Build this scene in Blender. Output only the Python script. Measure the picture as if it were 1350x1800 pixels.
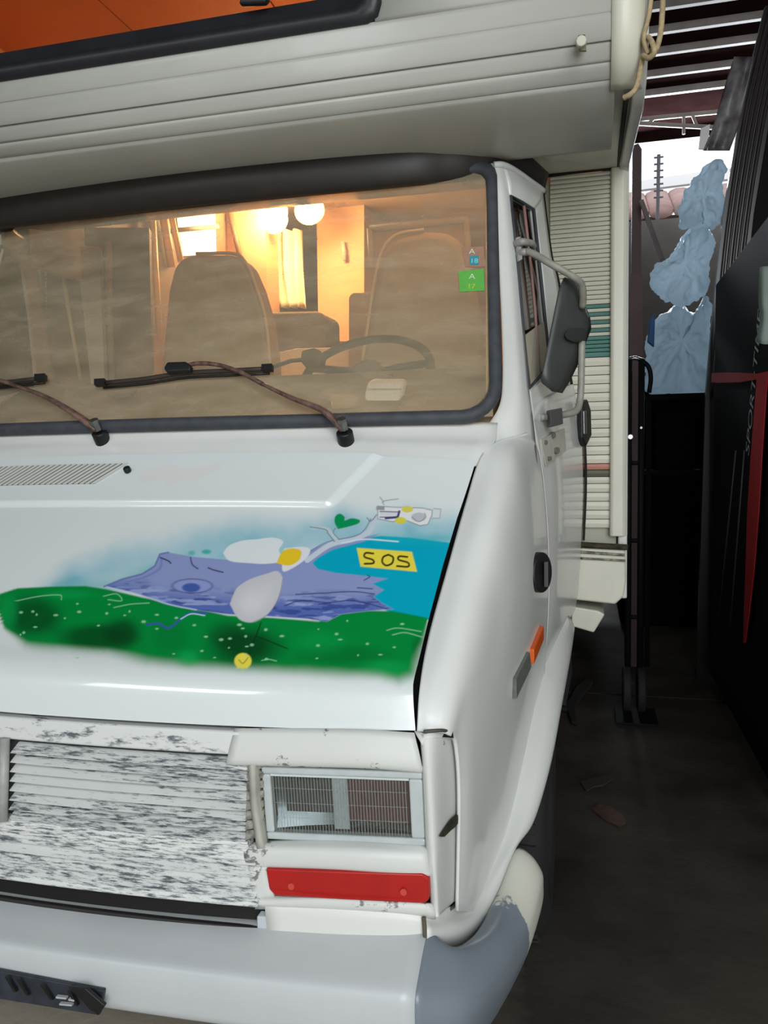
import bpy, bmesh, math, random
import numpy as np
from mathutils import Vector
random.seed(4)
for o in list(bpy.data.objects): bpy.data.objects.remove(o)
SC = bpy.context.scene; COL = SC.collection
# ------------------------------------------------------------------ camera
FPX = 1400.0
CAM = np.array([1.03, -1.28, 1.37])
_y, _p, _r = map(math.radians, (14.5, -4.2, -1.0))
FW = np.array([-math.sin(_y)*math.cos(_p), math.cos(_y)*math.cos(_p), math.sin(_p)])
RT = np.cross(FW, [0, 0, 1.]); RT /= np.linalg.norm(RT); UP = np.cross(RT, FW)
RT, UP = RT*math.cos(_r)+UP*math.sin(_r), UP*math.cos(_r)-RT*math.sin(_r)
cd = bpy.data.cameras.new('camera'); cam = bpy.data.objects.new('camera', cd); COL.objects.link(cam)
cd.sensor_fit = 'VERTICAL'; cd.sensor_height = 36; cd.lens = FPX/1800*36; cd.clip_start = .02; cd.clip_end = 300
from mathutils import Matrix
cam.matrix_world = Matrix(((RT[0], UP[0], -FW[0], CAM[0]), (RT[1], UP[1], -FW[1], CAM[1]), (RT[2], UP[2], -FW[2], CAM[2]), (0, 0, 0, 1)))
SC.camera = cam
# ------------------------------------------------------------------ world, daylight, exposure
w = bpy.data.worlds.new('sky'); SC.world = w; w.use_nodes = True
w.node_tree.nodes['Background'].inputs[0].default_value = (.86, .94, 1, 1)
w.node_tree.nodes['Background'].inputs[1].default_value = 1.6
def area(name, loc, to, sx, sy, power, col):
    l = bpy.data.lights.new(name, 'AREA'); l.shape = 'RECTANGLE'; l.size = sx; l.size_y = sy; l.energy = power; l.color = col
    o = bpy.data.objects.new(name, l); COL.objects.link(o); o.location = loc
    o.rotation_euler = (Vector(to)-Vector(loc)).to_track_quat('-Z', 'Y').to_euler()
    return o
area('barn_door_daylight', (2.55, -4.55, 2.7), (1.2, 0, 1.4), 2.8, 3.8, 205, (.95, .98, 1))
area('crease_streak_light', (-2.3, -4.6, 4.3), (-.4, 0, 1.2), 2.4, .8, 42, (.90, .97, 1))  # added strip light, shaped for the bright streak on the bonnet crease
area('barn_end_daylight', (2.2, 11.6, 5.3), (1.6, 4, 1.5), 5.0, 1.0, 850, (.86, .94, 1))
SC.view_settings.view_transform = 'Standard'; SC.view_settings.look = 'None'
SC.view_settings.exposure = 0; SC.view_settings.gamma = 1; SC.view_settings.use_curve_mapping = False
# ------------------------------------------------------------------ helpers
def P(px, py, X=None, Y=None, Z=None):
    d = FW + RT*(px-675)/FPX - UP*(py-900)/FPX
    v, i = (X, 0) if X is not None else (Y, 1) if Y is not None else (Z, 2)
    return CAM + d*((v-CAM[i])/d[i])
def PS(px, py, fn):                      # photo point on a surface Y = fn(x, z)
    y = .7
    for _ in range(30):
        q = P(px, py, Y=y); y = fn(q[0], q[2])
    return P(px, py, Y=y)
def L(pts):                              # list of (px, py, Y)
    return [P(a, b, Y=c) for a, b, c in pts]
def lin(c):
    return tuple((x/255/12.92 if x/255 <= .04045 else ((x/255+.055)/1.055)**2.4) for x in c)
def mat(name, rgb, rough=.5, metal=0, var=.0, scale=8., rgb2=None, bump=0, bscale=60, emit=None, spec=.5, lo=.35, hi=.65, stretch=None, coat=0, trans=0, alpha=1):
    m = bpy.data.materials.new(name); m.use_nodes = True
    N = m.node_tree.nodes; K = m.node_tree.links; b = N['Principled BSDF']
    b.inputs['Base Color'].default_value = (*lin(rgb), 1); b.inputs['Roughness'].default_value = rough
    b.inputs['Metallic'].default_value = metal; b.inputs['Specular IOR Level'].default_value = spec
    b.inputs['Coat Weight'].default_value = coat; b.inputs['Coat Roughness'].default_value = .06
    b.inputs['Transmission Weight'].default_value = trans
    tc = N.new('ShaderNodeTexCoord'); mp = N.new('ShaderNodeMapping'); K.new(tc.outputs['Object'], mp.inputs[0])
    if stretch: mp.inputs['Scale'].default_value = stretch
    if rgb2 or var:
        n = N.new('ShaderNodeTexNoise'); n.inputs['Scale'].default_value = scale; n.inputs['Detail'].default_value = 6
        K.new(mp.outputs[0], n.inputs[0])
        r = N.new('ShaderNodeValToRGB'); K.new(n.outputs[0], r.inputs[0])
        c1 = lin(rgb); c2 = lin(rgb2) if rgb2 else tuple(x*(1-var) for x in c1)
        r.color_ramp.elements[0].position = lo; r.color_ramp.elements[0].color = (*c2, 1)
        r.color_ramp.elements[1].position = hi; r.color_ramp.elements[1].color = (*c1, 1)
        K.new(r.outputs[0], b.inputs['Base Color'])
    if bump:
        n2 = N.new('ShaderNodeTexNoise'); n2.inputs['Scale'].default_value = bscale; n2.inputs['Detail'].default_value = 4
        K.new(mp.outputs[0], n2.inputs[0]); bp = N.new('ShaderNodeBump'); bp.inputs['Strength'].default_value = bump
        bp.inputs['Distance'].default_value = .01; K.new(n2.outputs[0], bp.inputs['Height']); K.new(bp.outputs[0], b.inputs['Normal'])
    if emit:
        b.inputs['Emission Color'].default_value = (*lin(emit[0]), 1); b.inputs['Emission Strength'].default_value = emit[1]
    return m
def peel(name, top, under, s1, s2, thr, stretch=(1, 1, 1), rough=.45, big=(.45, .6), soft=.03):   # paint worn off in speckled patches
    m = mat(name, top, rough); N = m.node_tree.nodes; K = m.node_tree.links; b = N['Principled BSDF']
    tc = N.new('ShaderNodeTexCoord'); mp = N.new('ShaderNodeMapping'); mp.inputs['Scale'].default_value = stretch; K.new(tc.outputs['Object'], mp.inputs[0])
    a = N.new('ShaderNodeTexNoise'); a.inputs['Scale'].default_value = s1; a.inputs['Detail'].default_value = 9; a.inputs['Roughness'].default_value = .72; K.new(mp.outputs[0], a.inputs[0])
    c = N.new('ShaderNodeTexNoise'); c.inputs['Scale'].default_value = s2; c.inputs['Detail'].default_value = 3; K.new(mp.outputs[0], c.inputs[0])
    mr = N.new('ShaderNodeMapRange'); mr.inputs[1].default_value = big[0]; mr.inputs[2].default_value = big[1]; mr.inputs[3].default_value = -.16; mr.inputs[4].default_value = .1; K.new(c.outputs[0], mr.inputs[0])
    ad = N.new('ShaderNodeMath'); ad.operation = 'ADD'; K.new(a.outputs[0], ad.inputs[0]); K.new(mr.outputs[0], ad.inputs[1])
    m2 = N.new('ShaderNodeMapRange'); m2.inputs[1].default_value = thr-soft; m2.inputs[2].default_value = thr+soft; K.new(ad.outputs[0], m2.inputs[0])
    mx = N.new('ShaderNodeMix'); mx.data_type = 'RGBA'; K.new(m2.outputs[0], mx.inputs[0])
    mx.inputs[6].default_value = (*lin(top), 1); mx.inputs[7].default_value = (*lin(under), 1); K.new(mx.outputs[2], b.inputs['Base Color'])
    return m
def link(o, parent=None, label=None, cat=None, group=None, kind=None):
    COL.objects.link(o)
    if parent: o.parent = parent
    if label: o['label'] = label
    if cat: o['category'] = cat
    if group: o['group'] = group
    if kind: o['kind'] = kind
    return o
def origin_of(o):
    v = Vector((0, 0, 0))
    while o: v += o.location; o = o.parent
    return v
def mobj(name, verts, faces, m, parent=None, smooth=False, solid=0, bevel=0, off=-1, **kw):
    verts = [Vector(map(float, v)) for v in verts]
    if parent: org = origin_of(parent); loc = Vector((0, 0, 0))
    else:
        xs = [v.x for v in verts]; ys = [v.y for v in verts]; zs = [v.z for v in verts]
        org = loc = Vector(((min(xs)+max(xs))/2, (min(ys)+max(ys))/2, min(zs)))
    me = bpy.data.meshes.new(name); me.from_pydata([v-org for v in verts], [], faces)
    bm = bmesh.new(); bm.from_mesh(me); bmesh.ops.recalc_face_normals(bm, faces=bm.faces); bm.to_mesh(me); bm.free()
    for p in me.polygons: p.use_smooth = smooth
    me.materials.append(m)
    o = bpy.data.objects.new(name, me); o.location = loc; link(o, parent, **kw)
    if solid:
        s = o.modifiers.new('s', 'SOLIDIFY'); s.thickness = solid; s.offset = off
    if bevel:
        b = o.modifiers.new('b', 'BEVEL'); b.width = bevel; b.segments = 3; b.limit_method = 'ANGLE'
        for p in me.polygons: p.use_smooth = True
        wn = o.modifiers.new('w', 'WEIGHTED_NORMAL')
    return o
def empty(name, loc, label, cat, group=None):
    o = bpy.data.objects.new(name, None); o.location = loc; o.empty_display_size = .1
    return link(o, None, label, cat, group)
def cr(pts, n):
    pts = [np.array(p, float) for p in pts]; k = len(pts)
    if k == 2: return [pts[0]+(pts[1]-pts[0])*i/(n-1) for i in range(n)]
    e = [2*pts[0]-pts[1]]+pts+[2*pts[-1]-pts[-2]]; out = []
    for i in range(n):
        t = i*(k-1)/(n-1); j = min(int(t), k-2); u = t-j; a, b, c, d = e[j:j+4]
        out.append(.5*(2*b+(c-a)*u+(2*a-5*b+4*c-d)*u*u+(3*b-a-3*c+d)*u**3))
    return out
def grid(rows):
    n = len(rows[0]); vs = [p for r in rows for p in r]
    fs = [(i*n+j, i*n+j+1, (i+1)*n+j+1, (i+1)*n+j) for i in range(len(rows)-1) for j in range(n-1)]
    return vs, fs
def patch(name, rows, nu, nv, m, parent=None, solid=.006, **kw):
    rr = [cr(r, nv) for r in rows]
    cols = [cr([r[j] for r in rr], nu) for j in range(nv)]
    vs, fs = grid([[cols[j][i] for j in range(nv)] for i in range(nu)])
    return mobj(name, vs, fs, m, parent, smooth=True, solid=solid, **kw)
def sweep(pts, r, n=10, closed=False, flat=None):
    pts = [np.array(p, float) for p in pts]; k = len(pts); vs = []; fs = []; up = None
    for i in range(k):
        a = pts[(i-1) % k] if closed or i else pts[i]; b = pts[(i+1) % k] if closed or i < k-1 else pts[i]
        t = (b-a)/(np.linalg.norm(b-a)+1e-9)
        if up is None: up = np.array([0, 0, 1.]) if abs(t[2]) < .9 else np.array([1., 0, 0])
        s = np.cross(t, up); s /= np.linalg.norm(s)+1e-9; up = np.cross(s, t)
        rr = r[i] if isinstance(r, (list, tuple)) else r
        for q in range(n):
            an = 2*math.pi*q/n; vs.append(pts[i]+(s*math.cos(an)+up*math.sin(an)*(flat or 1))*rr)
    for i in range(k if closed else k-1):
        for q in range(n):
            A = i*n+q; B = i*n+(q+1) % n; C2 = ((i+1) % k)*n+(q+1) % n; D = ((i+1) % k)*n+q; fs.append((A, B, C2, D))
    if not closed: fs.append(tuple(range(n))[::-1]); fs.append(tuple((k-1)*n+q for q in range(n)))
    return vs, fs
def tube(name, pts, r, m, parent=None, n=10, smooth_n=0, closed=False, flat=None, **kw):
    if smooth_n: pts = cr(pts, smooth_n)
    if isinstance(r, tuple): r = [r[0]+(r[1]-r[0])*i/(len(pts)-1) for i in range(len(pts))]
    vs, fs = sweep(pts, r, n, closed, flat); return mobj(name, vs, fs, m, parent, smooth=True, **kw)
def prism(name, poly, vec, m, parent=None, bevel=0, **kw):   # polygon of 3-D points pushed along vec
    n = len(poly); vec = np.array(vec, float); vs = [np.array(p, float) for p in poly]+[np.array(p, float)+vec for p in poly]
    fs = [tuple(range(n)), tuple(range(2*n-1, n-1, -1))]+[(i, (i+1) % n, n+(i+1) % n, n+i) for i in range(n)]
    return mobj(name, vs, fs, m, parent, bevel=bevel, **kw)
def box(name, a, b, m, parent=None, bevel=0, **kw):
    (x0, y0, z0), (x1, y1, z1) = a, b
    return prism(name, [(x0, y0, z0), (x1, y0, z0), (x1, y1, z0), (x0, y1, z0)], (0, 0, z1-z0), m, parent, bevel, **kw)
def join(parts):                        # several (verts, faces) into one
    V = []; Fc = []
    for v, f in parts:
        k = len(V); V += list(v); Fc += [tuple(i+k for i in q) for q in f]
    return V, Fc
def boxvf(a, b):
    (x0, y0, z0), (x1, y1, z1) = a, b
    v = [(x, y, z) for z in (z0, z1) for x, y in ((x0, y0), (x1, y0), (x1, y1), (x0, y1))]
    return v, [(0, 1, 2, 3), (7, 6, 5, 4)]+[(i, (i+1) % 4, 4+(i+1) % 4, 4+i) for i in range(4)]
def disc(name, c, axis, r, h, m, parent=None, n=20, bevel=0, **kw):
    ax = Vector(axis).normalized(); s = ax.orthogonal().normalized(); u = ax.cross(s); c = Vector(map(float, c))
    return prism(name, [c+s*(r*math.cos(2*math.pi*i/n))+u*(r*math.sin(2*math.pi*i/n)) for i in range(n)], ax*h, m, parent, bevel, **kw)
def mirrored(o, parent=None):
    c = o.copy(); c.data = o.data.copy(); ox = origin_of(o).x
    for v in c.data.vertices: v.co.x = -v.co.x-2*ox
    c.data.flip_normals(); COL.objects.link(c); c.parent = parent or o.parent
    if 'label' in c: del c['label']
    for ch in list(o.children): mirrored(ch, c)
    return c
def text(name, body, org, xdir, ydir, size, m, parent=None, thick=.0008, **kw):
    cu = bpy.data.curves.new(name, 'FONT'); cu.body = body; cu.size = 1; t = bpy.data.objects.new('t', cu); COL.objects.link(t)
    dg = bpy.context.evaluated_depsgraph_get(); me = bpy.data.meshes.new_from_object(t.evaluated_get(dg)); bpy.data.objects.remove(t)
    xd = Vector(map(float, xdir)).normalized(); yd = Vector(map(float, ydir)); yd = (yd-xd*yd.dot(xd)).normalized(); og = Vector(map(float, org))
    vs = [og+xd*(v.co.x*size)+yd*(v.co.y*size) for v in me.vertices]; fs = [tuple(p.vertices) for p in me.polygons]
    return mobj(name, vs, fs, m, parent, **kw)
# ------------------------------------------------------------------ materials
WHITE = mat('white_van_paint', (222, 224, 221), .3, var=.07, scale=3, coat=.4)
CREAM = mat('cream_body_paint', (208, 206, 190), .4, var=.10, scale=5)
ALC = mat('alcove_grp', (178, 178, 171), .5, var=.08, scale=4, stretch=(1, .5, 3), coat=.1)
RUBBER = mat('dark_rubber', (66, 70, 76), .65, var=.3, scale=30)
TRIM = mat('brown_black_trim', (34, 28, 25), .5, var=.2, scale=20)
BLACK = mat('black_plastic', (20, 20, 22), .5)
VOID = mat('engine_bay_black', (6, 6, 7), .9)
GREYP = mat('grey_primer_plastic', (122, 132, 142), .3, var=.12, scale=9)
DKGREY = mat('mirror_grey_plastic', (62, 66, 64), .45, var=.12, scale=20)
ARM = mat('weathered_arm_paint', (150, 148, 138), .45, var=.25, scale=30)
RUST = mat('rusty_wiper_arm', (120, 92, 82), .55, rgb2=(74, 52, 46), scale=60)
WBLADE = mat('wiper_blade_rubber', (52, 44, 40), .6, var=.3, scale=40)
STEEL = mat('dull_steel', (150, 150, 148), .35, 1, var=.3, scale=50)
CHROME = mat('lamp_chrome', (210, 215, 218), .12, 1)
RED = mat('red_painted_indicator', (176, 26, 22), .35, var=.15, scale=15)
ORANGE = mat('orange_lens', (214, 92, 34), .3, var=.1, scale=20)
GRILLE = peel('grille_worn_paint', (220, 222, 220), (92, 98, 104), 52, 4.5, .63, (.55, 3, 4.5), big=(.20, .46), soft=.06)
CHIPPED = peel('chipped_white_paint', (208, 210, 206), (125, 125, 122), 30, 7, .625, (1, 1, 1.4), big=(.4, .6), soft=.015)
TIRE = mat('tyre_rubber', (30, 29, 28), .8, var=.3, scale=20)
# ------------------------------------------------------------------ barn
FLOORM = mat('stained_lit_concrete', (72, 67, 60), .85, rgb2=(44, 40, 36), spec=.2, scale=2.2, bump=.25, bscale=30)
JOINT = mat('slab_joint', (16, 14, 12), .95)
ROOFM = mat('dark_roof_boards', (34, 20, 20), .95, spec=0, var=.3, scale=4)
WALLM = mat('limewashed_wall', (176, 172, 162), .9, var=.2, scale=3); BACKM = mat('dark_end_wall', (52, 46, 42), .9, var=.3, scale=3)
PURL = mat('pale_steel_purlin', (150, 142, 138), .6, var=.2, scale=6)
fl = box('floor', (-7, -5.2, -.30), (4.2, 12.5, -.03), JOINT, kind='structure')
FN = FLOORM.node_tree.nodes; FK = FLOORM.node_tree.links; fb = FN['Principled BSDF']     # daylight painted into the colour: pale in front and left, dark aisle
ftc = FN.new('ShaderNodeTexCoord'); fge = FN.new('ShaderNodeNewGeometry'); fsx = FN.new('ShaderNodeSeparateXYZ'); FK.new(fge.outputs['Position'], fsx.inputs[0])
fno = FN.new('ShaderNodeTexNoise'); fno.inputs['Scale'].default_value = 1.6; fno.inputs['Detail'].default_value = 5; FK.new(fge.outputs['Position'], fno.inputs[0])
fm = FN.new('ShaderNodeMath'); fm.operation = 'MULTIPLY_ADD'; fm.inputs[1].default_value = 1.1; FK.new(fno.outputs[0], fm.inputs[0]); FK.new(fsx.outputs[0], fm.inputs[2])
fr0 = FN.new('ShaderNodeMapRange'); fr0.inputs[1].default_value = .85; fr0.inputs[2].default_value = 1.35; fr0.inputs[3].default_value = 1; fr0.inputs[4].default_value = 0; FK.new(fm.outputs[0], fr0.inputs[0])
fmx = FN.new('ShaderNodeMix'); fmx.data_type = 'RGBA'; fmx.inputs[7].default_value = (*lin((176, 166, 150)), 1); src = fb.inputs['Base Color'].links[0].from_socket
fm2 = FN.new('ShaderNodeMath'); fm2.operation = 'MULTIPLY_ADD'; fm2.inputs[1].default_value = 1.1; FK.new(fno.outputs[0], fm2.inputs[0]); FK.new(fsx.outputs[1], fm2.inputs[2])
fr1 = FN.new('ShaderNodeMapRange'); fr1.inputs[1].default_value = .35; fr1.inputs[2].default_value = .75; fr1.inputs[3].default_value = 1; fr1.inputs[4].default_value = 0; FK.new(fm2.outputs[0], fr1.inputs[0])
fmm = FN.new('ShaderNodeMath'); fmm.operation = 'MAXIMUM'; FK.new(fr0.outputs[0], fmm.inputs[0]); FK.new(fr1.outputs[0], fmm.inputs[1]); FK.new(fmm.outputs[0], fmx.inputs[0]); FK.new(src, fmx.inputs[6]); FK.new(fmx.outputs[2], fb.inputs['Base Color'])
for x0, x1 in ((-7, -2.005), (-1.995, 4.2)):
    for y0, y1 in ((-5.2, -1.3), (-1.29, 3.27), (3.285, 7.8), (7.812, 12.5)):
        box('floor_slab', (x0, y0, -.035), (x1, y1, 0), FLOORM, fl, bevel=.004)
ce = box('ceiling', (-7, -5.2, 5.98), (4.2, 11.72, 6.15), ROOFM, kind='structure')
for py in (18, 60, 97, 135, 168):
    q = P(1180, py, Z=5.88)
    box('purlin', (-7, q[1]-.03, 5.90), (4.2, q[1]+.03, 5.98), PURL, ce)
TY = 10.1
tr = [sweep([P(900, 233, Y=TY), P(1123, 210, Y=TY), P(1290, 194, Y=TY)], .03, 6), sweep([P(900, 209, Y=TY), P(1122, 217, Y=TY), P(1290, 226, Y=TY)], .03, 6)]
for a, b in (((1202, 203), (1202, 236)), ((1217, 202), (1225, 222)), ((1150, 208), (1140, 217))): tr.append(sweep([P(*a, Y=TY), P(*b, Y=TY)], .022, 6))
v, f = join(tr); mobj('roof_truss', v, f, PURL, ce)
box('wall_left', (-7.2, -5.2, 0), (-7, 12.5, 6), WALLM, kind='structure')
box('wall_right', (4.2, -5.2, 0), (4.4, 12.5, 6), WALLM, kind='structure')
v, f = join([boxvf((-7, -5, 5.05), (4.2, -4.8, 6)), boxvf((-7, -5, 0), (-3.6, -4.8, 5.05)), boxvf((-3.6, -5, 0), (-1.0, -4.8, 3.8)), boxvf((-1.0, -5, 0), (1.0, -4.8, 5.05)), boxvf((4.0, -5, 0), (4.2, -4.8, 5.05))])
mobj('wall_front', v, f, WALLM, kind='structure')
ZB = P(1180, 384, Y=11.72)[2]
v, f = boxvf((-7, 11.72, 0), (4.2, 11.9, ZB))
mobj('wall_back', v, f, BACKM, kind='structure')
# ------------------------------------------------------------------ the camper van
van = empty('camper_van', (0, 0.9, 0), 'white painted camper van with cartoon landscape on its bonnet', 'van')
# windscreen surface
def wy(x, z): return .53+.07*(x/.81)**2+.35*(z-1.45)/.67
# --- bonnet, dense mesh carrying the airbrushed picture as colour attribute
prof = [(0, .882), (.008, .915), (.020, .945), (.042, .971), (.085, 1.003), (.17, 1.075), (.28, 1.172), (.38, 1.262), (.44, 1.322), (.485, 1.372)]
pc = cr([np.array([a, b, 0]) for a, b in prof], 400); pcs = np.array(pc)[:, :2]
arc = np.concatenate([[0], np.cumsum(np.hypot(*np.diff(pcs, axis=0).T))]); arc /= arc[-1]
tt = np.concatenate([np.linspace(0, .16, 20)[:-1], np.linspace(.16, .78, 270)[:-1], np.linspace(.78, 1, 60)])
xx = np.concatenate([np.linspace(-1, -.22, 70)[:-1], np.linspace(-.22, 1, 640)])
Yc = np.interp(tt, arc, pcs[:, 0]); Zc = np.interp(tt, arc, pcs[:, 1])
hw = np.interp(tt, [0, .12, .2, .33, .55, .75, .9, 1], [.736, .727, .729, .733, .744, .758, .773, .783])
U, T = np.meshgrid(xx, tt); BX = U*hw[:, None]; BY = Yc[:, None]+.05*(1-.55*T)*U**2*np.abs(U)**.5; BZ = Zc[:, None]-.022*T*np.abs(U)**3+.004*(1-T)*np.abs(U)
def project(x, y, z):
    d = np.stack([x-CAM[0], y-CAM[1], z-CAM[2]], -1); q = d@FW
    return 675+FPX*(d@RT)/q, 900-FPX*(d@UP)/q
X, Yp = project(BX, BY, BZ)
# raised upper panel of the bonnet
def sstep(a, b, v): t = np.clip((v-a)/(b-a), 0, 1); return t*t*(3-2*t)
xb = np.interp(T, [.74, .80, .86, 1.], [.47, .50, .52, .575])
lift = sstep(.765, .79, T)*sstep(0, .03, xb-BX)*sstep(0, .03, BX+.62)
BZ = BZ+.007*lift; BY = BY-.006*lift
def noise2(x, y, s, seed):
    rng = np.random.RandomState(seed); g = rng.rand(64, 64); x = x/s; y = y/s; xi = np.floor(x).astype(int); yi = np.floor(y).astype(int)
    fx = x-xi; fy = y-yi; fx = fx*fx*(3-2*fx); fy = fy*fy*(3-2*fy); G = lambda a, b: g[a % 64, b % 64]
    return (G(xi, yi)*(1-fx)+G(xi+1, yi)*fx)*(1-fy)+(G(xi, yi+1)*(1-fx)+G(xi+1, yi+1)*fx)*fy
def fbm(x, y, s, seed): return (noise2(x, y, s, seed)+.5*noise2(x, y, s/2, seed+1)+.25*noise2(x, y, s/4, seed+2))/1.75
def segd(pts, closed=False):
    D = np.full(X.shape, 1e9); n = len(pts)
    for i in range(n if closed else n-1):
        ax, ay = pts[i]; bx, by = pts[(i+1) % n]; l = (bx-ax)**2+(by-ay)**2+1e-9
        t = np.clip(((X-ax)*(bx-ax)+(Yp-ay)*(by-ay))/l, 0, 1); D = np.minimum(D, np.hypot(X-ax-t*(bx-ax), Yp-ay-t*(by-ay)))
    return D
def inside(pts):
    r = np.zeros(X.shape, bool); n = len(pts)
    for i in range(n):
        ax, ay = pts[i]; bx, by = pts[(i+1) % n]
        if ay == by: continue
        c = ((ay > Yp) != (by > Yp)) & (X < (bx-ax)*(Yp-ay)/(by-ay)+ax); r ^= c
    return r
IMG = np.zeros(X.shape+(3,)); IMG[:] = lin((220, 226, 226))
def lay(al, rgb):
    global IMG
    c = np.array(lin(rgb)) if isinstance(rgb, tuple) else rgb
    IMG = IMG*(1-al[..., None])+c*al[..., None]
def poly(pts, rgb, soft=.8, a=1, sm=0):
    if sm:
        q = [np.array([p[0], p[1], 0]) for p in pts+[pts[0]]]; pts = [(p[0], p[1]) for p in cr(q, len(pts)*4)][:-1]
    d = segd(pts, True); s = np.where(inside(pts), d, -d); lay(a*sstep(-soft, soft, s), rgb); return s
def stroke(pts, w, rgb, a=1, sm=True, soft=.8):
    if sm and len(pts) > 2: pts = [(p[0], p[1]) for p in cr([np.array([p[0], p[1], 0]) for p in pts], len(pts)*5)]
    lay(a*(1-sstep(w/2-soft, w/2+soft, segd(pts))), rgb)
def ell(cx, cy, rx, ry, rgb, a=1, soft=.1, rot=0):
    c, s = math.cos(rot), math.sin(rot); u = ((X-cx)*c+(Yp-cy)*s)/rx; v = ((Yp-cy)*c-(X-cx)*s)/ry
    lay(a*(1-sstep(1-soft, 1+soft, np.hypot(u, v))), rgb)
NZ = fbm(X, Yp, 60, 3); NF = fbm(X, Yp, 9, 11)
# primer smear near the vents
poly([(245, 840), (262, 830), (300, 822), (330, 828), (365, 824), (398, 814), (385, 830), (350, 848), (322, 850), (298, 862), (288, 850), (250, 852)], (222, 222, 220), 1.5, 1, 1)
# sky spray
sky = [(70, 1035), (140, 985), (220, 958), (300, 938), (400, 922), (500, 908), (600, 902), (700, 898), (830, 902), (830, 960), (560, 985), (300, 1030), (120, 1040)]
d = segd(sky, True); s = np.where(inside(sky), d, -d)
lay(sstep(-22, 30, s+26*(NZ-.5))*(.55+.45*NZ), (132, 188, 204))
lay(sstep(0, 45, s+30*(NZ-.5))*sstep(.52, .75, NZ)*.45, (70, 158, 178))
stroke([(100, 1033), (200, 1027), (260, 1005), (330, 985)], 16, (30, 165, 165), .5, True, 12)
ell(363, 970, 8, 4, (40, 170, 165), .9, .5); ell(337, 972, 6, 4, (60, 170, 170), .7, .5)
# lake
poly([(548, 990), (560, 975), (580, 962), (610, 952), (650, 945), (668, 942), (720, 945), (800, 955), (790, 990), (775, 1035), (757, 1090), (700, 1085), (655, 1060), (600, 1020), (560, 1003)], (0, 164, 192), 1.5, 1)
lay(sstep(-8, 14, -np.abs(Yp-948)+9)*((X > 655) & (X < 800))*.6, (20, 176, 186))
# log
logp = [(183, 1031), (215, 1018), (250, 1009), (272, 995), (281, 974), (296, 971), (340, 979), (400, 984), (460, 988), (520, 990), (548, 966), (575, 955), (612, 950), (640, 944), (668, 938), (640, 952), (585, 966), (560, 980), (549, 990), (558, 1000), (590, 1007), (640, 1012), (682, 1017), (655, 1026), (675, 1037), (657, 1049), (672, 1060), (692, 1071), (650, 1074), (600, 1080), (575, 1093), (540, 1088), (480, 1084), (400, 1080), (340, 1072), (290, 1062), (235, 1042)]
# meadow
mead = [(-4, 1045), (30, 1034), (90, 1031), (150, 1030), (190, 1036), (250, 1050), (310, 1062), (400, 1082), (480, 1086), (560, 1092), (590, 1080), (640, 1073), (690, 1074), (752, 1086), (746, 1130), (728, 1186), (700, 1197), (670, 1190), (600, 1186), (500, 1180), (420, 1176), (340, 1170), (260, 1163), (190, 1146), (110, 1140), (45, 1132), (8, 1105), (-6, 1070)]
d = segd(mead, True); s = np.where(inside(mead), d, -d)
low = np.clip((Yp-1090)/60, 0, 1)
gcol = np.array(lin((0, 134, 58)))*np.ones(X.shape+(3,))
al = sstep(-2-14*low, 2+14*low, s+8*low*(NZ-.5)); lay(al, gcol)
for cx, cy, rx, ry, a in ((60, 1085, 60, 42, .75), (170, 1120, 80, 28, .8), (215, 1112, 40, 34, .8), (300, 1120, 40, 30, .2), (430, 1135, 80, 42, .92), (395, 1115, 40, 30, .5), (600, 1150, 90, 18, .3), (735, 1140, 14, 30, .35)):
    u = np.hypot((X-cx)/rx, (Yp-cy)/ry); lay(al*a*(1-sstep(.35, 1.15, u+.35*(NZ-.5))), (6, 62, 26))
for cx, cy, rx, ry, a in ((15, 1075, 22, 40, .5), (330, 1160, 28, 22, .8), (680, 1175, 60, 20, .6), (120, 1045, 60, 12, .4), (560, 1130, 60, 30, .3)):
    u = np.hypot((X-cx)/rx, (Yp-cy)/ry); lay(al*a*(1-sstep(.2, 1.1, u)), (10, 170, 84))
s = poly(logp, (138, 150, 196), 1.2)
lm = sstep(0, 2, s); body = lm*(X < 700)
dk = np.interp(X, [180, 290, 420, 560, 690], [1018, 1040, 1050, 1052, 1052])
lay(body*sstep(-16, 22, Yp-dk)*.8, (66, 92, 172))
st = fbm(X*.22, Yp+X*-.05, 7, 31); lay(body*sstep(.52, .66, st)*sstep(-22, 5, Yp-dk)*.65, (38, 58, 132)); lay(body*sstep(.56, .7, fbm(X*.2, Yp, 6, 41))*sstep(-14, 5, Yp-dk)*.6, (170, 182, 222))
stroke([(185, 1031), (240, 1044), (300, 1063), (345, 1072)], 2.5, (190, 205, 225), .8)
stroke(logp[:6], 3, (92, 106, 170), .8, False); stroke([(205, 1027), (250, 1016), (280, 1000), (284, 982)], 4, (120, 132, 190)); stroke([(282, 980), (296, 986), (300, 990)], 2.4, (50, 52, 80))
stroke([(335, 980), (338, 992), (348, 1000)], 2.2, (60, 64, 100)); stroke([(366, 998), (376, 1002), (392, 1006)], 2.4, (60, 64, 100))
ell(338, 1030, 36, 13, (60, 70, 120), 1, .12); ell(338, 1030, 34, 11.5, (140, 152, 204), 1, .12); ell(336, 1033, 16, 8, (66, 92, 165), 1, .2)
for a in ([(520, 1045), (560, 1043), (620, 1040), (658, 1044)], [(560, 1062), (620, 1056), (680, 1070)], [(500, 1065), (530, 1056), (580, 1060)], [(628, 1033), (655, 1035)], [(640, 1020), (650, 1014), (646, 1011)]): stroke(a, 1.8, (44, 54, 110), .9)
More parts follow.
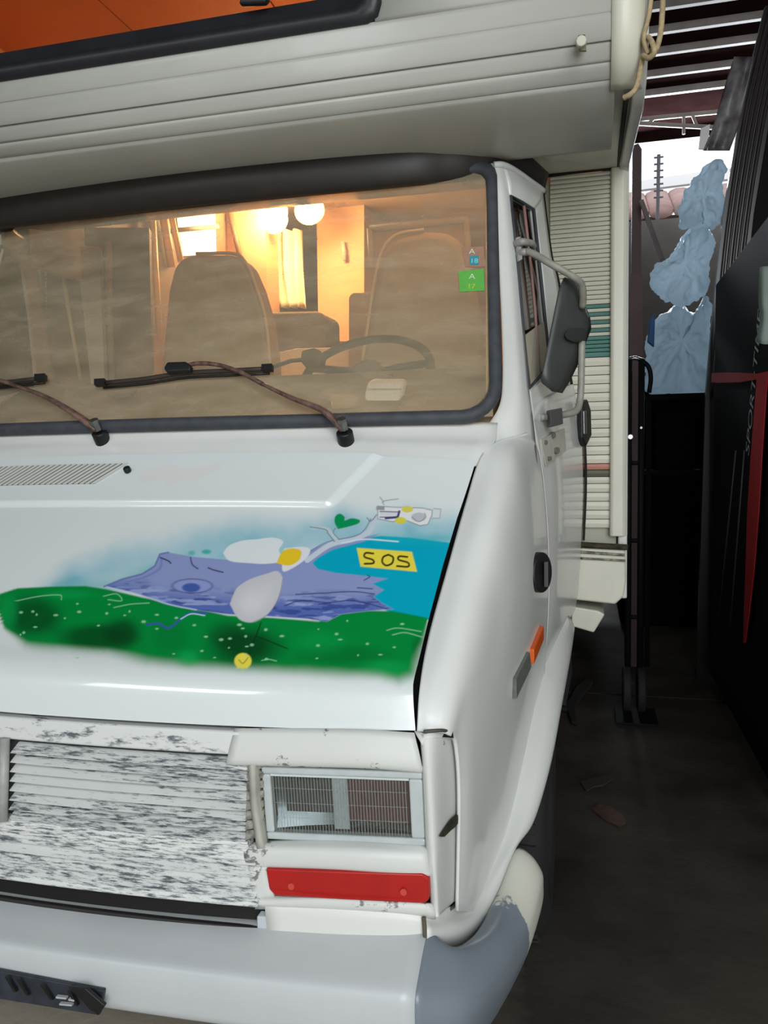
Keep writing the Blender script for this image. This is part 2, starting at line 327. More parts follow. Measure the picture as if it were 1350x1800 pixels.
# boughs
stroke([(540, 985), (580, 958), (620, 948), (648, 935), (660, 912)], 9, (196, 206, 218)); stroke([(535, 975), (575, 953), (622, 943), (640, 932), (652, 912)], 1.8, (120, 132, 160)); stroke([(600, 955), (640, 948), (700, 952)], 2.4, (206, 226, 236))
stroke([(592, 950), (582, 938), (575, 930), (550, 927)], 6, (190, 205, 212)); stroke([(588, 952), (577, 938), (572, 931), (545, 926)], 1.6, (110, 122, 138)); stroke([(596, 948), (586, 936), (590, 928)], 1.4, (110, 122, 138))
stroke([(645, 910), (652, 916), (662, 905)], 1.6, (120, 124, 140))
poly([(594, 930), (588, 918), (590, 907), (598, 903), (606, 909), (606, 915), (618, 911), (632, 914), (630, 920), (612, 926)], (0, 146, 84), 1, 1, 1)
# sideways little vehicle
poly([(664, 890), (700, 892), (712, 891), (742, 893), (760, 897), (759, 906), (752, 922), (738, 924), (718, 916), (690, 917), (664, 912)], (226, 228, 228), 1)
stroke([(664, 890), (700, 892), (742, 893), (760, 897), (759, 906), (752, 922), (738, 924), (715, 915), (690, 917), (664, 912), (664, 890)], 1.6, (138, 138, 146), .9, False)
poly([(668, 899), (700, 900), (698, 908), (668, 906)], (214, 216, 222), .8); stroke([(668, 899), (701, 900), (699, 909), (668, 909)], 2, (118, 112, 150), 1, False); stroke([(702, 899), (699, 909), (678, 911)], 4, (76, 66, 122), 1, False)
poly([(662, 889), (676, 890), (676, 897), (661, 896)], (150, 152, 156), 1)
ell(716, 895, 10, 6, (216, 206, 90)); ell(704, 915, 10, 6, (216, 206, 70)); ell(736, 909, 13, 8, (186, 190, 196)); stroke([(724, 909), (736, 917), (748, 909), (746, 902)], 1.4, (140, 140, 148))
poly([(762, 894), (775, 895), (773, 911), (760, 910)], (214, 218, 220), 1); stroke([(762, 894), (775, 895), (773, 911), (760, 911)], 1.4, (150, 154, 160), .9, False)
stroke([(675, 887), (674, 881), (700, 877)], 1.6, (150, 152, 158)); stroke([(674, 882), (668, 874)], 1.8, (150, 152, 158))
# sign
poly([(627, 963), (724, 970), (733, 1005), (634, 996)], (232, 214, 70), 1.3)
for pts in ([(656, 973), (643, 972), (641, 979), (655, 984), (656, 990), (641, 991)], [(683, 975), (674, 979), (672, 988), (679, 994), (689, 990), (691, 980), (683, 975)], [(716, 979), (702, 978), (701, 984), (717, 989), (717, 996), (698, 995)]): stroke(pts, 3.4, (62, 58, 20))
# plain pale stones and a yellow pad on the log (no figure)
s = poly([(404, 1062), (410, 1046), (418, 1032), (440, 1018), (470, 1008), (488, 1004), (497, 1018), (493, 1040), (484, 1062), (468, 1082), (444, 1094), (420, 1088)], (196, 196, 200), 1.2, 1, 1)
lay(sstep(0, 30, s)*sstep(1000, 1070, Yp)*.5, (226, 226, 228)); stroke([(497, 1018), (493, 1040), (484, 1062), (468, 1082), (444, 1094)], 1.6, (140, 140, 152), .8)
poly([(392, 972), (404, 958), (428, 950), (450, 948), (480, 945), (498, 952), (490, 968), (500, 985), (470, 991), (440, 990), (404, 986)], (220, 226, 228), 1.2, 1, 1)
poly([(500, 964), (530, 961), (545, 966), (538, 982), (512, 1000), (496, 1002)], (222, 224, 230), 1.2, 1, 1)
poly([(486, 990), (496, 970), (512, 964), (529, 968), (526, 984), (508, 994)], (232, 196, 40), 1.2, 1, 1)
# flowers and flecks
stroke([(459, 1094), (449, 1120), (437, 1150)], 1.8, (10, 48, 24)); stroke([(450, 1118), (475, 1128), (505, 1140)], 1.8, (10, 48, 24))
ell(427, 1162, 15, 14, (236, 222, 80), 1, .12); stroke([(420, 1160), (427, 1166), (436, 1156)], 1.6, (150, 140, 40))
rng = np.random.RandomState(5)
for i in range(60):
    fx = rng.uniform(20, 720); fy = rng.uniform(1055, 1160)
    if fy > np.interp(fx, [0, 200, 400, 720], [1045, 1050, 1090, 1085]): ell(fx, fy, rng.uniform(1.5, 4), rng.uniform(1.2, 2.4), (150, 214, 170), .8, .5)
for a in ([(30, 1056), (70, 1048), (105, 1046), (108, 1054)], [(182, 1048), (205, 1044), (214, 1056), (190, 1054)], [(200, 1068), (230, 1062), (262, 1060)], [(680, 1108), (700, 1104), (740, 1110)], [(690, 1116), (712, 1112), (742, 1120)], [(460, 1161), (472, 1159), (486, 1162)]): stroke(a, 1.8, (150, 212, 172), .7)
stroke([(258, 1098), (280, 1096), (296, 1104), (318, 1088), (335, 1078), (362, 1078)], 4, (52, 92, 160)); stroke([(318, 1088), (336, 1079), (360, 1082)], 2, (190, 215, 230))
nr, nc = X.shape
vs = np.stack([BX, BY-0.9, BZ], -1).reshape(-1, 3)
i0 = (np.arange(nr-1)[:, None]*nc+np.arange(nc-1)[None]).reshape(-1); quads = np.stack([i0, i0+1, i0+nc+1, i0+nc], -1)
me = bpy.data.meshes.new('bonnet'); me.vertices.add(len(vs)); me.vertices.foreach_set('co', vs.reshape(-1).astype(np.float32))
me.loops.add(quads.size); me.loops.foreach_set('vertex_index', quads.reshape(-1).astype(np.int32)); me.polygons.add(len(quads))
me.polygons.foreach_set('loop_start', (np.arange(len(quads))*4).astype(np.int32)); me.polygons.foreach_set('use_smooth', np.ones(len(quads), bool)); me.update(calc_edges=True)
ca = me.color_attributes.new('paint', 'FLOAT_COLOR', 'POINT'); ca.data.foreach_set('color', np.concatenate([IMG, np.ones(X.shape+(1,))], -1).reshape(-1).astype(np.float32))
PAINT = mat('airbrushed_bonnet', (224, 223, 216), .28, coat=1); an = PAINT.node_tree.nodes.new('ShaderNodeAttribute'); an.attribute_name = 'paint'
PAINT.node_tree.links.new(an.outputs['Color'], PAINT.node_tree.nodes['Principled BSDF'].inputs['Base Color']); me.materials.append(PAINT)
bonnet = link(bpy.data.objects.new('bonnet', me), van)
def bon(u_x, t, up=0):                   # point on the bonnet at metric x and profile t
    i = np.searchsorted(tt, t); i = min(max(i, 1), len(tt)-1); a = (t-tt[i-1])/(tt[i]-tt[i-1])
    h = hw[i-1]*(1-a)+hw[i]*a; j = np.searchsorted(xx, u_x/h); j = min(max(j, 1), len(xx)-1)
    return np.array([u_x, BY[i, j], BZ[i, j]])+np.array([0, -.65, .76])*up
# dark bay under the panel gaps
bay = [[np.array([sx*a, y+.0, z-.03]) for a in (-1, 1)] for sx, y, z in ((.80, .07, .90), (.79, .13, .95), (.81, .3, 1.10), (.82, .44, 1.24), (.83, .485, 1.29))]
patch('engine_bay', bay, 12, 3, VOID, van, solid=0)
# vent slots: dark backing with slanted louvres
t0, t1 = .862, .955
rows = [[bon(x+sh, t, .0012) for x in np.linspace(-.62, -.10, 40)] for t, sh in ((t0, -.031), ((t0+t1)/2, 0), (t1, .031))]
v, f = grid(rows); vb = mobj('vent_backing', v, f, mat('vent_shadow', (44, 46, 46), .8), bonnet)
lv = mat('vent_louvre_paint', (200, 202, 198), .4)
for k in range(33):
    x = -.615+k*.0160; q = []
    for t, sh in ((t0, -.033), (t1, .033)):
        for dx in (-.0046, .0046): q.append(bon(x+sh+dx, t, .0014))
    q2 = [p+np.array([0, -.65, .76])*.0018 for p in q]
    mobj('vent_louvre', q+q2, [(0, 1, 3, 2), (4, 5, 7, 6), (0, 1, 5, 4), (2, 3, 7, 6), (0, 2, 6, 4), (1, 3, 7, 5)], lv, bonnet)
nz = PS(238, 833, lambda x, z: .45)
disc('washer_nozzle', bon(-.055, .915, 0), (0, -.6, .8), .009, .014, BLACK, bonnet, 10, .003)
# --- cowl panel between bonnet and windscreen
patch('cowl_panel', [[np.array([x, .483+.024*(x/.78)**2, 1.362-.022*abs(x/.78)**3]) for x in np.linspace(-.80, .80, 9)],
                     [np.array([x, .512+.03*(x/.78)**2, 1.398-.018*abs(x/.78)**3]) for x in np.linspace(-.81, .81, 9)],
                     [np.array([x, .528+.05*(x/.78)**2, 1.418-.014*abs(x/.78)**3]) for x in np.linspace(-.82, .82, 9)],
                     [np.array([x, .55+.068*(x/.81)**2, 1.455-.016*abs(x/.8)**3]) for x in np.linspace(-.82, .82, 9)]], 14, 40, WHITE, van)
# --- windscreen
def wpt(x, z, out=0):
    n = np.array([.17*x, -1, .52]); n /= np.linalg.norm(n); return np.array([x, wy(x, z), z])+n*out
def whalf(z): return .812-.047*(z-1.44)/.68
# dusty glass: clear film, grime veil with wiped streaks, weak gloss
GL = bpy.data.materials.new('dusty_windscreen'); GL.use_nodes = True; N = GL.node_tree.nodes; K = GL.node_tree.links; N.clear()
out = N.new('ShaderNodeOutputMaterial'); trn = N.new('ShaderNodeBsdfTransparent'); trn.inputs[0].default_value = (.93, .88, .78, 1)
dif = N.new('ShaderNodeBsdfDiffuse'); dif.inputs[0].default_value = (*lin((206, 190, 160)), 1); glo = N.new('ShaderNodeBsdfGlossy'); glo.inputs['Roughness'].default_value = .03
tc = N.new('ShaderNodeTexCoord'); mp = N.new('ShaderNodeMapping'); mp.inputs['Scale'].default_value = (2, 1, 7); mp.inputs['Rotation'].default_value = (0, .35, 0); K.new(tc.outputs['Object'], mp.inputs[0])
na = N.new('ShaderNodeTexNoise'); na.inputs['Scale'].default_value = 3; na.inputs['Detail'].default_value = 5; na.inputs['Roughness'].default_value = .6; na.inputs['Distortion'].default_value = .25; K.new(mp.outputs[0], na.inputs[0])
mr = N.new('ShaderNodeMapRange'); mr.inputs[1].default_value = .28; mr.inputs[2].default_value = .72; mr.inputs[3].default_value = .24; mr.inputs[4].default_value = .46; K.new(na.outputs[0], mr.inputs[0])
sx = N.new('ShaderNodeSeparateXYZ'); K.new(tc.outputs['Object'], sx.inputs[0])
m3 = N.new('ShaderNodeMapRange'); m3.inputs[1].default_value = 1.42; m3.inputs[2].default_value = 1.62; m3.inputs[3].default_value = .05; m3.inputs[4].default_value = 0; K.new(sx.outputs[2], m3.inputs[0])
ad = N.new('ShaderNodeMath'); ad.operation = 'ADD'; K.new(mr.outputs[0], ad.inputs[0]); K.new(m3.outputs[0], ad.inputs[1])
mx1 = N.new('ShaderNodeMixShader'); K.new(ad.outputs[0], mx1.inputs[0]); K.new(trn.outputs[0], mx1.inputs[1]); K.new(dif.outputs[0], mx1.inputs[2])
fr = N.new('ShaderNodeFresnel'); fr.inputs[0].default_value = 1.45
mx2 = N.new('ShaderNodeMixShader'); K.new(fr.outputs[0], mx2.inputs[0]); K.new(mx1.outputs[0], mx2.inputs[1]); K.new(glo.outputs[0], mx2.inputs[2]); K.new(mx2.outputs[0], out.inputs[0])
rows = [[wpt(whalf(z)*u-(.06 if u < 0 else 0), z) for u in np.linspace(-1, 1, 25)] for z in np.linspace(1.452, 2.135, 12)]
v, f = grid(rows); glass = mobj('windscreen', v, f, GL, van, smooth=True)
def rrect(x0, z0, x1f, z1, rb, rt, out, n=8):
    pts = []
    def hwz(z): return x1f(z)
    for cx, cz, r, a0 in ((1, 1, rb, -90), (1, 2, rt, 0), (-1, 2, rt, 90), (-1, 1, rb, 180)):
        z_ = z0+r if cz == 1 else z1-r; x_ = (hwz(z_)-r)*cx-(.06 if cx < 0 else 0)
        for i in range(n+1):
            a = math.radians(a0+90*i/n); pts.append((x_+r*math.cos(a), z_+r*math.sin(a)))
    dense = []
    for i in range(len(pts)):
        a, b = pts[i], pts[(i+1) % len(pts)]; k = max(1, int(math.hypot(b[0]-a[0], b[1]-a[1])/.05))
        for q in range(k): dense.append((a[0]+(b[0]-a[0])*q/k, a[1]+(b[1]-a[1])*q/k))
    return dense
ring_in = rrect(0, 1.466, lambda z: whalf(z)-.008, 2.125, .06, .035, 0); ring_out = rrect(0, 1.438, lambda z: whalf(z)+.022, 2.165, .085, .06, 0)
def resample(pts, n):
    q = np.array(pts+[pts[0]]); s = np.concatenate([[0], np.cumsum(np.hypot(*np.diff(q, axis=0).T))]); t = np.linspace(0, s[-1], n+1)[:-1]
    return list(zip(np.interp(t, s, q[:, 0]), np.interp(t, s, q[:, 1])))
n = 220; ri = resample(ring_in, n); ro = resample(ring_out, n)
vs = []; prf = [(0, -.004), (.0, .007), (.2, .014), (.5, .017), (.85, .013), (1, .004), (1, -.006)]
for a, b in zip(ri, ro):
    for t, h in prf: vs.append(wpt(a[0]+(b[0]-a[0])*t, a[1]+(b[1]-a[1])*t, h))
k = len(prf); fs = [(i*k+j, i*k+j+1, ((i+1) % n)*k+j+1, ((i+1) % n)*k+j) for i in range(n) for j in range(k-1)]
mobj('windscreen_seal', vs, fs, RUBBER, van, smooth=True)
tube('lit_pillar_trim', [PS(859, y, lambda x, z: wy(x, z)+.03) for y in (322, 420, 520, 620, 690)], .007, mat('inner_trim_highlight', (226, 206, 168), .6), van, 8, 20)  # trim coloured pale for the warm highlight along the pillar edge
# stickers on the glass
def wpx(px, py, out=0): q = PS(px, py, wy); return wpt(q[0], q[2], out)
for (a, nm, col, lab) in (([(812, 436), (850, 434), (853, 470), (818, 470)], 'vignette_sticker', (164, 128, 104), 'brown vignette sticker with blue number'), ([(806, 478), (850, 474), (852, 512), (808, 514)], 'vignette_sticker', (96, 178, 76), 'green vignette sticker')):
    st = mobj(nm, [wpx(x, y, .002) for x, y in a], [(0, 1, 2, 3)], mat('sticker_print', col, .5, var=.1, scale=60), glass, solid=.0006); st['label'] = lab
    if col[0] == 164: mobj('sticker_panel', [wpx(x, y, .003) for x, y in ((825, 452), (841, 450), (842, 467), (826, 467))], [(0, 1, 2, 3)], mat('sticker_blue', (52, 142, 160), .5), st)
    cy = 446 if col[0] == 164 else 492
    o = wpx(824, cy+2 if col[0] == 164 else cy, .004); text('sticker_letter', 'A', o, wpx(840, cy)-wpx(824, cy), wpx(824, cy-20)-wpx(824, cy), .024, mat('sticker_pale', (206, 220, 190), .5), st)
    o = wpx(826 if col[0] == 164 else 821, 464 if col[0] == 164 else 509, .004); text('sticker_number', '18' if col[0] == 164 else '17', o, wpx(840, cy)-wpx(824, cy), wpx(824, cy-20)-wpx(824, cy), .021, mat('sticker_ink', (150, 215, 214) if col[0] == 164 else (190, 210, 60), .5), st)
# --- black trim between cab roof and alcove
tr_up = L([(0, 336, .86), (335, 304, .82), (670, 262, .85), (790, 248, .90), (845, 248, .94), (885, 255, .98), (925, 276, 1.07), (964, 310, 1.2)])
tr_lo = L([(0, 396, .855), (335, 358, .83), (670, 325, .86), (790, 314, .915), (845, 308, .955), (876, 292, .985), (905, 297, 1.04), (958, 336, 1.2)])
def mirror_row(r): return [np.array([-p[0]-.08, p[1], p[2]]) for p in r if p[0] > .6][::-1]+[p for p in r if p[0] > -.8]
tu, tl = mirror_row(tr_up), mirror_row(tr_lo); md = [(a+b)/2+np.array([.0, -.012, 0]) for a, b in zip(tu, tl)]
roof_trim = patch('roof_trim', [[p+np.array([0, .03, .02]) for p in tu], tu, md, tl, [p+np.array([0, .03, -.002]) for p in tl]], 16, 80, TRIM, van, solid=.01)
# cab roof under the trim
patch('cab_roof', [[p+np.array([0, .03, .02]) for p in tl], [p*np.array([.98, 1, 1])+np.array([0, .25, .06]) for p in tl], [p*np.array([.97, 1, 1])+np.array([0, .34, .085]) for p in tl]], 8, 60, WHITE, van, solid=.01)
# --- pillar beside the windscreen
pil = patch('windscreen_pillar', [L(r) for r in (
    [(858, 288, .955), (872, 286, .955), (884, 289, .97), (898, 300, 1.0)],
    [(866, 350, .93), (880, 350, .93), (890, 351, .945), (899, 356, .975)],
    [(876, 450, .865), (889, 451, .87), (899, 453, .885), (910, 458, .92)],
    [(882, 560, .79), (895, 562, .795), (907, 564, .81), (920, 568, .855)],
    [(884, 660, .70), (899, 662, .705), (914, 665, .72), (929, 672, .77)],
    [(878, 712, .655), (896, 716, .66), (916, 722, .68), (937, 735, .74)],
    [(855, 752, .615), (888, 758, .63), (915, 766, .66), (943, 790, .75)],
    [(838, 790, .55), (884, 796, .60), (915, 805, .66), (946, 830, .78)])], 40, 10, WHITE, van, solid=.012); mirrored(pil).location.x -= .055
# --- wing
wing = patch('wing', [L(r) for r in (
    [(733, 1287, .055), (765, 1288, .06), (785, 1292, .07), (797, 1310, .10), (803, 1400, .12), (800, 1600, .12)],
    [(738, 1212, .095), (768, 1212, .10), (797, 1225, .11), (814, 1255, .14), (820, 1390, .155), (813, 1600, .15)],
    [(755, 1120, .18), (795, 1128, .17), (822, 1155, .18), (834, 1220, .195), (835, 1380, .20), (826, 1600, .19)],
    [(788, 1000, .30), (826, 1006, .29), (855, 1036, .30), (869, 1120, .315), (870, 1270, .32), (850, 1592, .30)],
    [(818, 893, .42), (858, 895, .41), (884, 922, .42), (898, 1010, .43), (901, 1150, .44), (882, 1525, .42)],
    [(846, 803, .53), (886, 806, .54), (909, 840, .55), (922, 930, .56), (926, 1090, .57), (908, 1430, .56)],
    [(880, 775, .60), (912, 785, .64), (931, 830, .69), (942, 925, .71), (945, 1060, .72), (930, 1330, .72)],
    [(925, 760, .68), (940, 785, .76), (950, 840, .83), (958, 930, .85), (960, 1050, .86), (950, 1240, .86)])], 70, 50, WHITE, van, solid=.006); mirrored(wing)
# --- door
door = empty('door', (0, 0, 0), None, None) if False else None
door = patch('door', [L(r) for r in (
    [(936, 735, .745), (946, 790, .80), (954, 845, .85), (962, 932, .87), (964, 1052, .88), (953, 1230, .88)],
    [(955, 705, .88), (970, 770, .95), (978, 850, .97), (981, 945, .98), (980, 1045, .98), (970, 1150, .98)],
    [(975, 690, 1.08), (992, 765, 1.15), (999, 850, 1.17), (1001, 948, 1.18), (999, 1040, 1.18), (993, 1100, 1.18)],
    [(996, 680, 1.30), (1012, 760, 1.36), (1017, 850, 1.37), (1016, 950, 1.38), (1012, 1035, 1.38), (1006, 1080, 1.38)],
    [(1008, 675, 1.44), (1021, 755, 1.47), (1025, 850, 1.48), (1022, 950, 1.49), (1017, 1032, 1.49), (1011, 1072, 1.49)])], 40, 40, WHITE, van, solid=.02)
wedge = L([(898, 345, .972), (918, 356, 1.03), (938, 368, 1.1), (952, 500, 1.155), (966, 640, 1.2), (950, 661, .98), (930, 682, .775), (921, 600, .83), (913, 500, .89), (905, 420, .935)])
top0 = L([(884, 289, .97), (918, 309, 1.05), (956, 337, 1.2)]); top1 = L([(897, 345, .972), (918, 357, 1.03), (939, 369, 1.1)])
patch('door_top_rail', [top0, [(a+b)/2+np.array([.006, 0, 0]) for a, b in zip(top0, top1)], top1], 8, 12, WHITE, door, solid=.015)
patch('door_rear_pillar', [L([(939, 366, 1.1), (949, 450, 1.14), (958, 540, 1.17), (967, 645, 1.2)]), L([(954, 335, 1.2), (969, 450, 1.27), (982, 505, 1.31), (1003, 680, 1.42)])], 6, 16, WHITE, door, solid=.015)
patch('door_sill', [L([(929, 680, .775), (948, 660, .98), (967, 640, 1.2)]), L([(936, 740, .745), (957, 712, .93), (980, 700, 1.15)])], 5, 10, WHITE, door, solid=.012)
tube('rain_gutter', L([(868, 290, .95), (884, 290, .965), (905, 300, 1.02), (935, 321, 1.12), (955, 335, 1.2)]), .009, WHITE, van, 8, 24)
SIDEGL = mat('dark_side_glass', (24, 16, 14), .08, var=.3, scale=6)
pane = mobj('window_pane', [p+np.array([-.012, .004, 0]) for p in wedge], [tuple(range(len(wedge)))], SIDEGL, door)
tube('quarter_light_bar', L([(921, 362, 1.03), (931, 450, 1.04), (940, 540, 1.03), (948, 655, 1.0)]), .0045, mat('dull_pink_bar', (150, 112, 104), .5), door, 8)
mobj('window_reflection', [p+np.array([-.004, -.002, 0]) for p in L([(921, 592, .84), (940, 578, .98), (957, 566, 1.17), (965, 640, 1.2), (948, 660, .98), (931, 680, .78)])], [(0, 1, 2, 3, 4, 5)], mat('pale_reflection', (190, 182, 160), .7, var=.15, scale=12), door, solid=.003)  # pale card put in for the reflection low in the pane
for a, b in ((0, 2), (0, 6)):
    pass
tube('window_gasket', wedge, .005, RUBBER, door, 6, 0, closed=True)
prism('door_handle', [P(x, y, X=1.0) for x, y in ()] or L([(1013, 708, 1.40), (1022, 702, 1.45), (1029, 722, 1.47), (1030, 766, 1.47), (1020, 786, 1.43), (1013, 770, 1.40)]), (.02, -.01, 0), BLACK, door, .006)
prism('handle_grip', L([(1020, 722, 1.40), (1025, 722, 1.42), (1026, 762, 1.42), (1021, 764, 1.40)]), (.012, -.006, 0), STEEL, door.children[-1] if False else [o for o in door.children if o.name.startswith('door_handle')][0], .003)
mirrored(door)
# lock plate with rivet holes
lp = prism('latch_plate', L([(949, 772, .825), (990, 753, 1.05), (993, 792, 1.06), (958, 819, .86)]), (.004, -.003, 0), mat('worn_plate', (196, 192, 180), .5, var=.15, scale=40), van)
for x, y, Y in ((970, 765, .935), (977, 792, .95), (957, 778, .865), (964, 806, .885)):
    disc('rivet_hole', P(x, y, Y=Y)+np.array([.0, -.012, 0]), (.85, -.5, 0), .009 if x > 966 else .006, .008, mat('hole_grey', (110, 106, 100), .6), lp, 10)
# filler cap
fc = P(930, 1006, Y=.67)
cap = disc('filler_cap', fc+np.array([-.03, .008, 0]), (1, -.42, .05), .049, .072, BLACK, van, 24, .006)
prism('cap_grip', [fc+np.array([.037, -.024+dy, dz]) for dy, dz in ((-.009, -.03), (.009, -.03), (.009, .03), (-.009, .03))], (.010, -.002, 0), mat('cap_worn', (70, 70, 72), .5), cap, .002)
# side repeater and badge strip
a0, a1 = P(911, 1138, Y=.60), P(930, 1097, Y=.74); hh = .037
rp = [a0, a1, a1+np.array([0, 0, -hh]), a0+np.array([0, 0, -hh])]
rep = prism('side_repeater', [p+np.array([-.006, 0, 0]) for p in rp], (.044, -.012, 0), ORANGE, van, .004)
bs = L([(887, 1190, .43), (912, 1143, .555), (915, 1170, .56), (888, 1225, .43)])
prism('badge_strip', [p+np.array([-.004, .002, 0]) for p in bs], (.030, -.012, 0), mat('grey_badge', (112, 116, 110), .35, var=.3, scale=70, stretch=(1, 3, 1)), van, .0015)
# --- wheel arch flare running into the front valance corner
inn = L([(972, 1063, 1.22), (953, 1130, .98), (933, 1215, .77), (914, 1320, .60), (894, 1430, .46), (862, 1530, .32), (825, 1590, .20), (778, 1613, .08), (742, 1614, .035)])
out_ = L([(1010, 1108, 1.27), (1004, 1150, 1.08), (988, 1240, .82), (968, 1345, .63), (938, 1445, .49), (903, 1497, .40), (864, 1604, .29), (815, 1657, .15), (742, 1667, .015)])
mid = [a*.45+b*.55+np.array([.012, -.006, .012]) for a, b in zip(inn, out_)]
lip = [p+np.array([-.035, .02, -.018]) for p in out_]
flare = patch('wheel_arch_flare', [[p+np.array([-.006, .004, .012]) for p in inn], inn, mid, out_, lip], 20, 60, WHITE, van, solid=.006); mirrored(flare)
mud = prism('mud_flap', L([(985, 1195, 1.3), (1003, 1130, 1.34), (1006, 1180, 1.34), (995, 1240, 1.3)]), (-.2, .02, 0), BLACK, van); mirrored(mud)
# wheel
def lathe(prof, c, n=48):
    vs = []; k = len(prof)
    for i in range(n):
        a = 2*math.pi*i/n
        for x, r in prof: vs.append((c[0]+x, c[1]+r*math.cos(a), c[2]+r*math.sin(a)))
    return vs, [(i*k+j, i*k+j+1, ((i+1) % n)*k+j+1, ((i+1) % n)*k+j) for i in range(n) for j in range(k-1)]
for c, nm in (((.905, .985, .325), 0),):
    wheel = empty('wheel', (0, 0, 0), None, None); wheel.parent = van; wheel.location = (c[0], c[1]-.9, c[2])
    for k in ('label', 'category'):
        if k in wheel: del wheel[k]
    v, f = lathe([(-.19, .20), (-.185, .27), (-.16, .312), (-.13, .325), (-.02, .325), (.008, .312), (.022, .28), (.022, .24), (.012, .20), (-.02, .19)], c); mobj('tyre', v, f, TIRE, wheel, smooth=True)
    v, f = lathe([(-.02, .198), (.0, .18), (-.03, .15), (-.04, .10), (-.02, .06), (-.01, 0.002)], c); mobj('wheel_rim', v, f, mat('wheel_rim_paint', (150, 150, 145), .5, var=.2), wheel, smooth=True)
    tg = []
    for i in range(40):
        a = 2*math.pi*i/40; ct, stt = math.cos(a), math.sin(a)
        bx = [(c[0]+dx, c[1]+ct*r-stt*w_, c[2]+stt*r+ct*w_) for r in (.318, .331) for dx, w_ in ((-.15, -.016), (-.085, -.012), (-.085, .012), (-.15, .008))]
        bx2 = [(x+.08, y, z) for x, y, z in bx]
        for q in (bx, bx2): tg.append((q, [(0, 1, 2, 3), (4, 5, 6, 7), (0, 1, 5, 4), (1, 2, 6, 5), (2, 3, 7, 6), (3, 0, 4, 7)]))
    v, f = join(tg); mobj('tread_blocks', v, f, TIRE, wheel, kind='stuff')
w2 = wheel.copy(); COL.objects.link(w2); w2.location.x = -w2.location.x
for ch in wheel.children: 
    c2 = ch.copy(); c2.data = ch.data.copy(); c2.parent = w2; c2.location = ch.location; COL.objects.link(c2)
    for vtx in c2.data.vertices: vtx.co.x = -vtx.co.x
    c2.data.flip_normals()
box('wheel_well', (-.74, .45, .35), (.74, 1.42, .85), VOID, van)
# --- front: grille, lamp surrounds, indicators, valance, bumper
gf = lambda z: -.005-.10*(.87-z)/.30*.35          # front face Y by height
def fbox(name, x0, x1, z0, z1, y0, dep, m, parent, bev=.003, curve=True):
    n_ = 14 if x1-x0 > .3 else 2; vs = []; 
    xs = np.linspace(x0, x1, n_)
    for z, yo in ((z0, 0), (z1, 0)):
        for x in xs: vs.append((x, y0(x, z), z))
    for z in (z0, z1):
        for x in xs: vs.append((x, y0(x, z)+dep, z))
    f_ = []
    for i in range(n_-1):
        f_ += [(i, i+1, n_+i+1, n_+i), (2*n_+i, 2*n_+i+1, 3*n_+i+1, 3*n_+i), (i, i+1, 2*n_+i+1, 2*n_+i), (n_+i, n_+i+1, 3*n_+i+1, 3*n_+i)]
    f_ += [(0, n_, 3*n_, 2*n_), (n_-1, 2*n_-1, 4*n_-1, 3*n_-1)]
    return mobj(name, vs, f_, m, parent, bevel=bev)
yf = lambda x, z: gf(z)+.05*(x/.74)**2
grille = fbox('grille', -.43, .43, .562, .872, lambda x, z: yf(x, z)+.022, .02, mat('grille_dark_back', (46, 50, 54), .7), van)
fbox('grille_top_bar', -.425, .425, .833, .876, lambda x, z: yf(x, z)-.004, .03, peel('top_bar_worn_paint', (214, 216, 214), (92, 98, 104), 30, 4.2, .66, (.6, 2, 2), big=(.36, .60), soft=.05), grille, .006)
fbox('grille_band', -.44, .44, .648, .682, lambda x, z: yf(x, z)-.002, .03, GRILLE, grille, .004)
fbox('grille_bottom_bar', -.46, .46, .568, .583, lambda x, z: yf(x, z)-.003, .03, GRILLE, grille, .005)
for k in range(8):
    z = .684+k*.0178
    for x0, x1 in ((-.048, .437), (-.437, -.075)):
        fbox('grille_slat', x0, x1, z, z+.0132, lambda x, q, z=z: yf(x, z)-.006+.026*(q-z)/.0132, .018, GRILLE, grille, .002)
for k in range(4):
    z = .584+k*.0195
    fbox('grille_slat', -.455, .455, z, z+.0165, lambda x, q, z=z: yf(x, z)-.004+.024*(q-z)/.0165, .018, GRILLE, grille, .002)
for x in (-.055, -.30): tube('grille_divider', [(x, yf(x, .835)-.010, .838), (x, yf(x, .685)-.010, .683)], .0095, mat('divider_grey', (168, 170, 166), .45, var=.2, scale=30), grille, 10)
for sgn in (1, -1):
    for k in range(9):
        z = .686+k*.0172; x = sgn*.447
        prism('grille_end_tooth', [(x-sgn*.012, yf(x, z)-.004, z), (x+sgn*.016, yf(x, z)+.012, z+.002), (x+sgn*.016, yf(x, z)+.012, z+.014), (x-sgn*.012, yf(x, z)+.004, z+.014)], (0, .015, 0), mat('tooth_grime', (150, 148, 136), .6, rgb2=(70, 68, 60), scale=60), grille)
# lamp surround: frame pieces as one moulding, outline with the two openings
def Ls(pts): return [P(a, b, Y=c) for a, b, c in pts]
sur = Ls([(398, 1340, .01), (412, 1284, .015), (560, 1282, .025), (690, 1284, .04), (730, 1289, .045)])
S = []
def quadstrip(rows, nu=8, nv=14, m=CHIPPED, name='lamp_surround', par=None, solid=.012):
    return patch(name, rows, nu, nv, m, par, solid=solid)
# upper rail
surround = quadstrip([Ls([(412, 1280, .012), (520, 1280, .02), (640, 1282, .03), (728, 1288, .04)]), Ls([(404, 1312, -.002), (520, 1314, .006), (640, 1318, .016), (738, 1330, .03)]), Ls([(398, 1342, -.006), (520, 1345, .004), (640, 1348, .014), (742, 1356, .03)]), Ls([(400, 1345, .02), (520, 1348, .03), (640, 1351, .04), (742, 1359, .05)])], 10, 24, CHIPPED, 'lamp_surround', van)
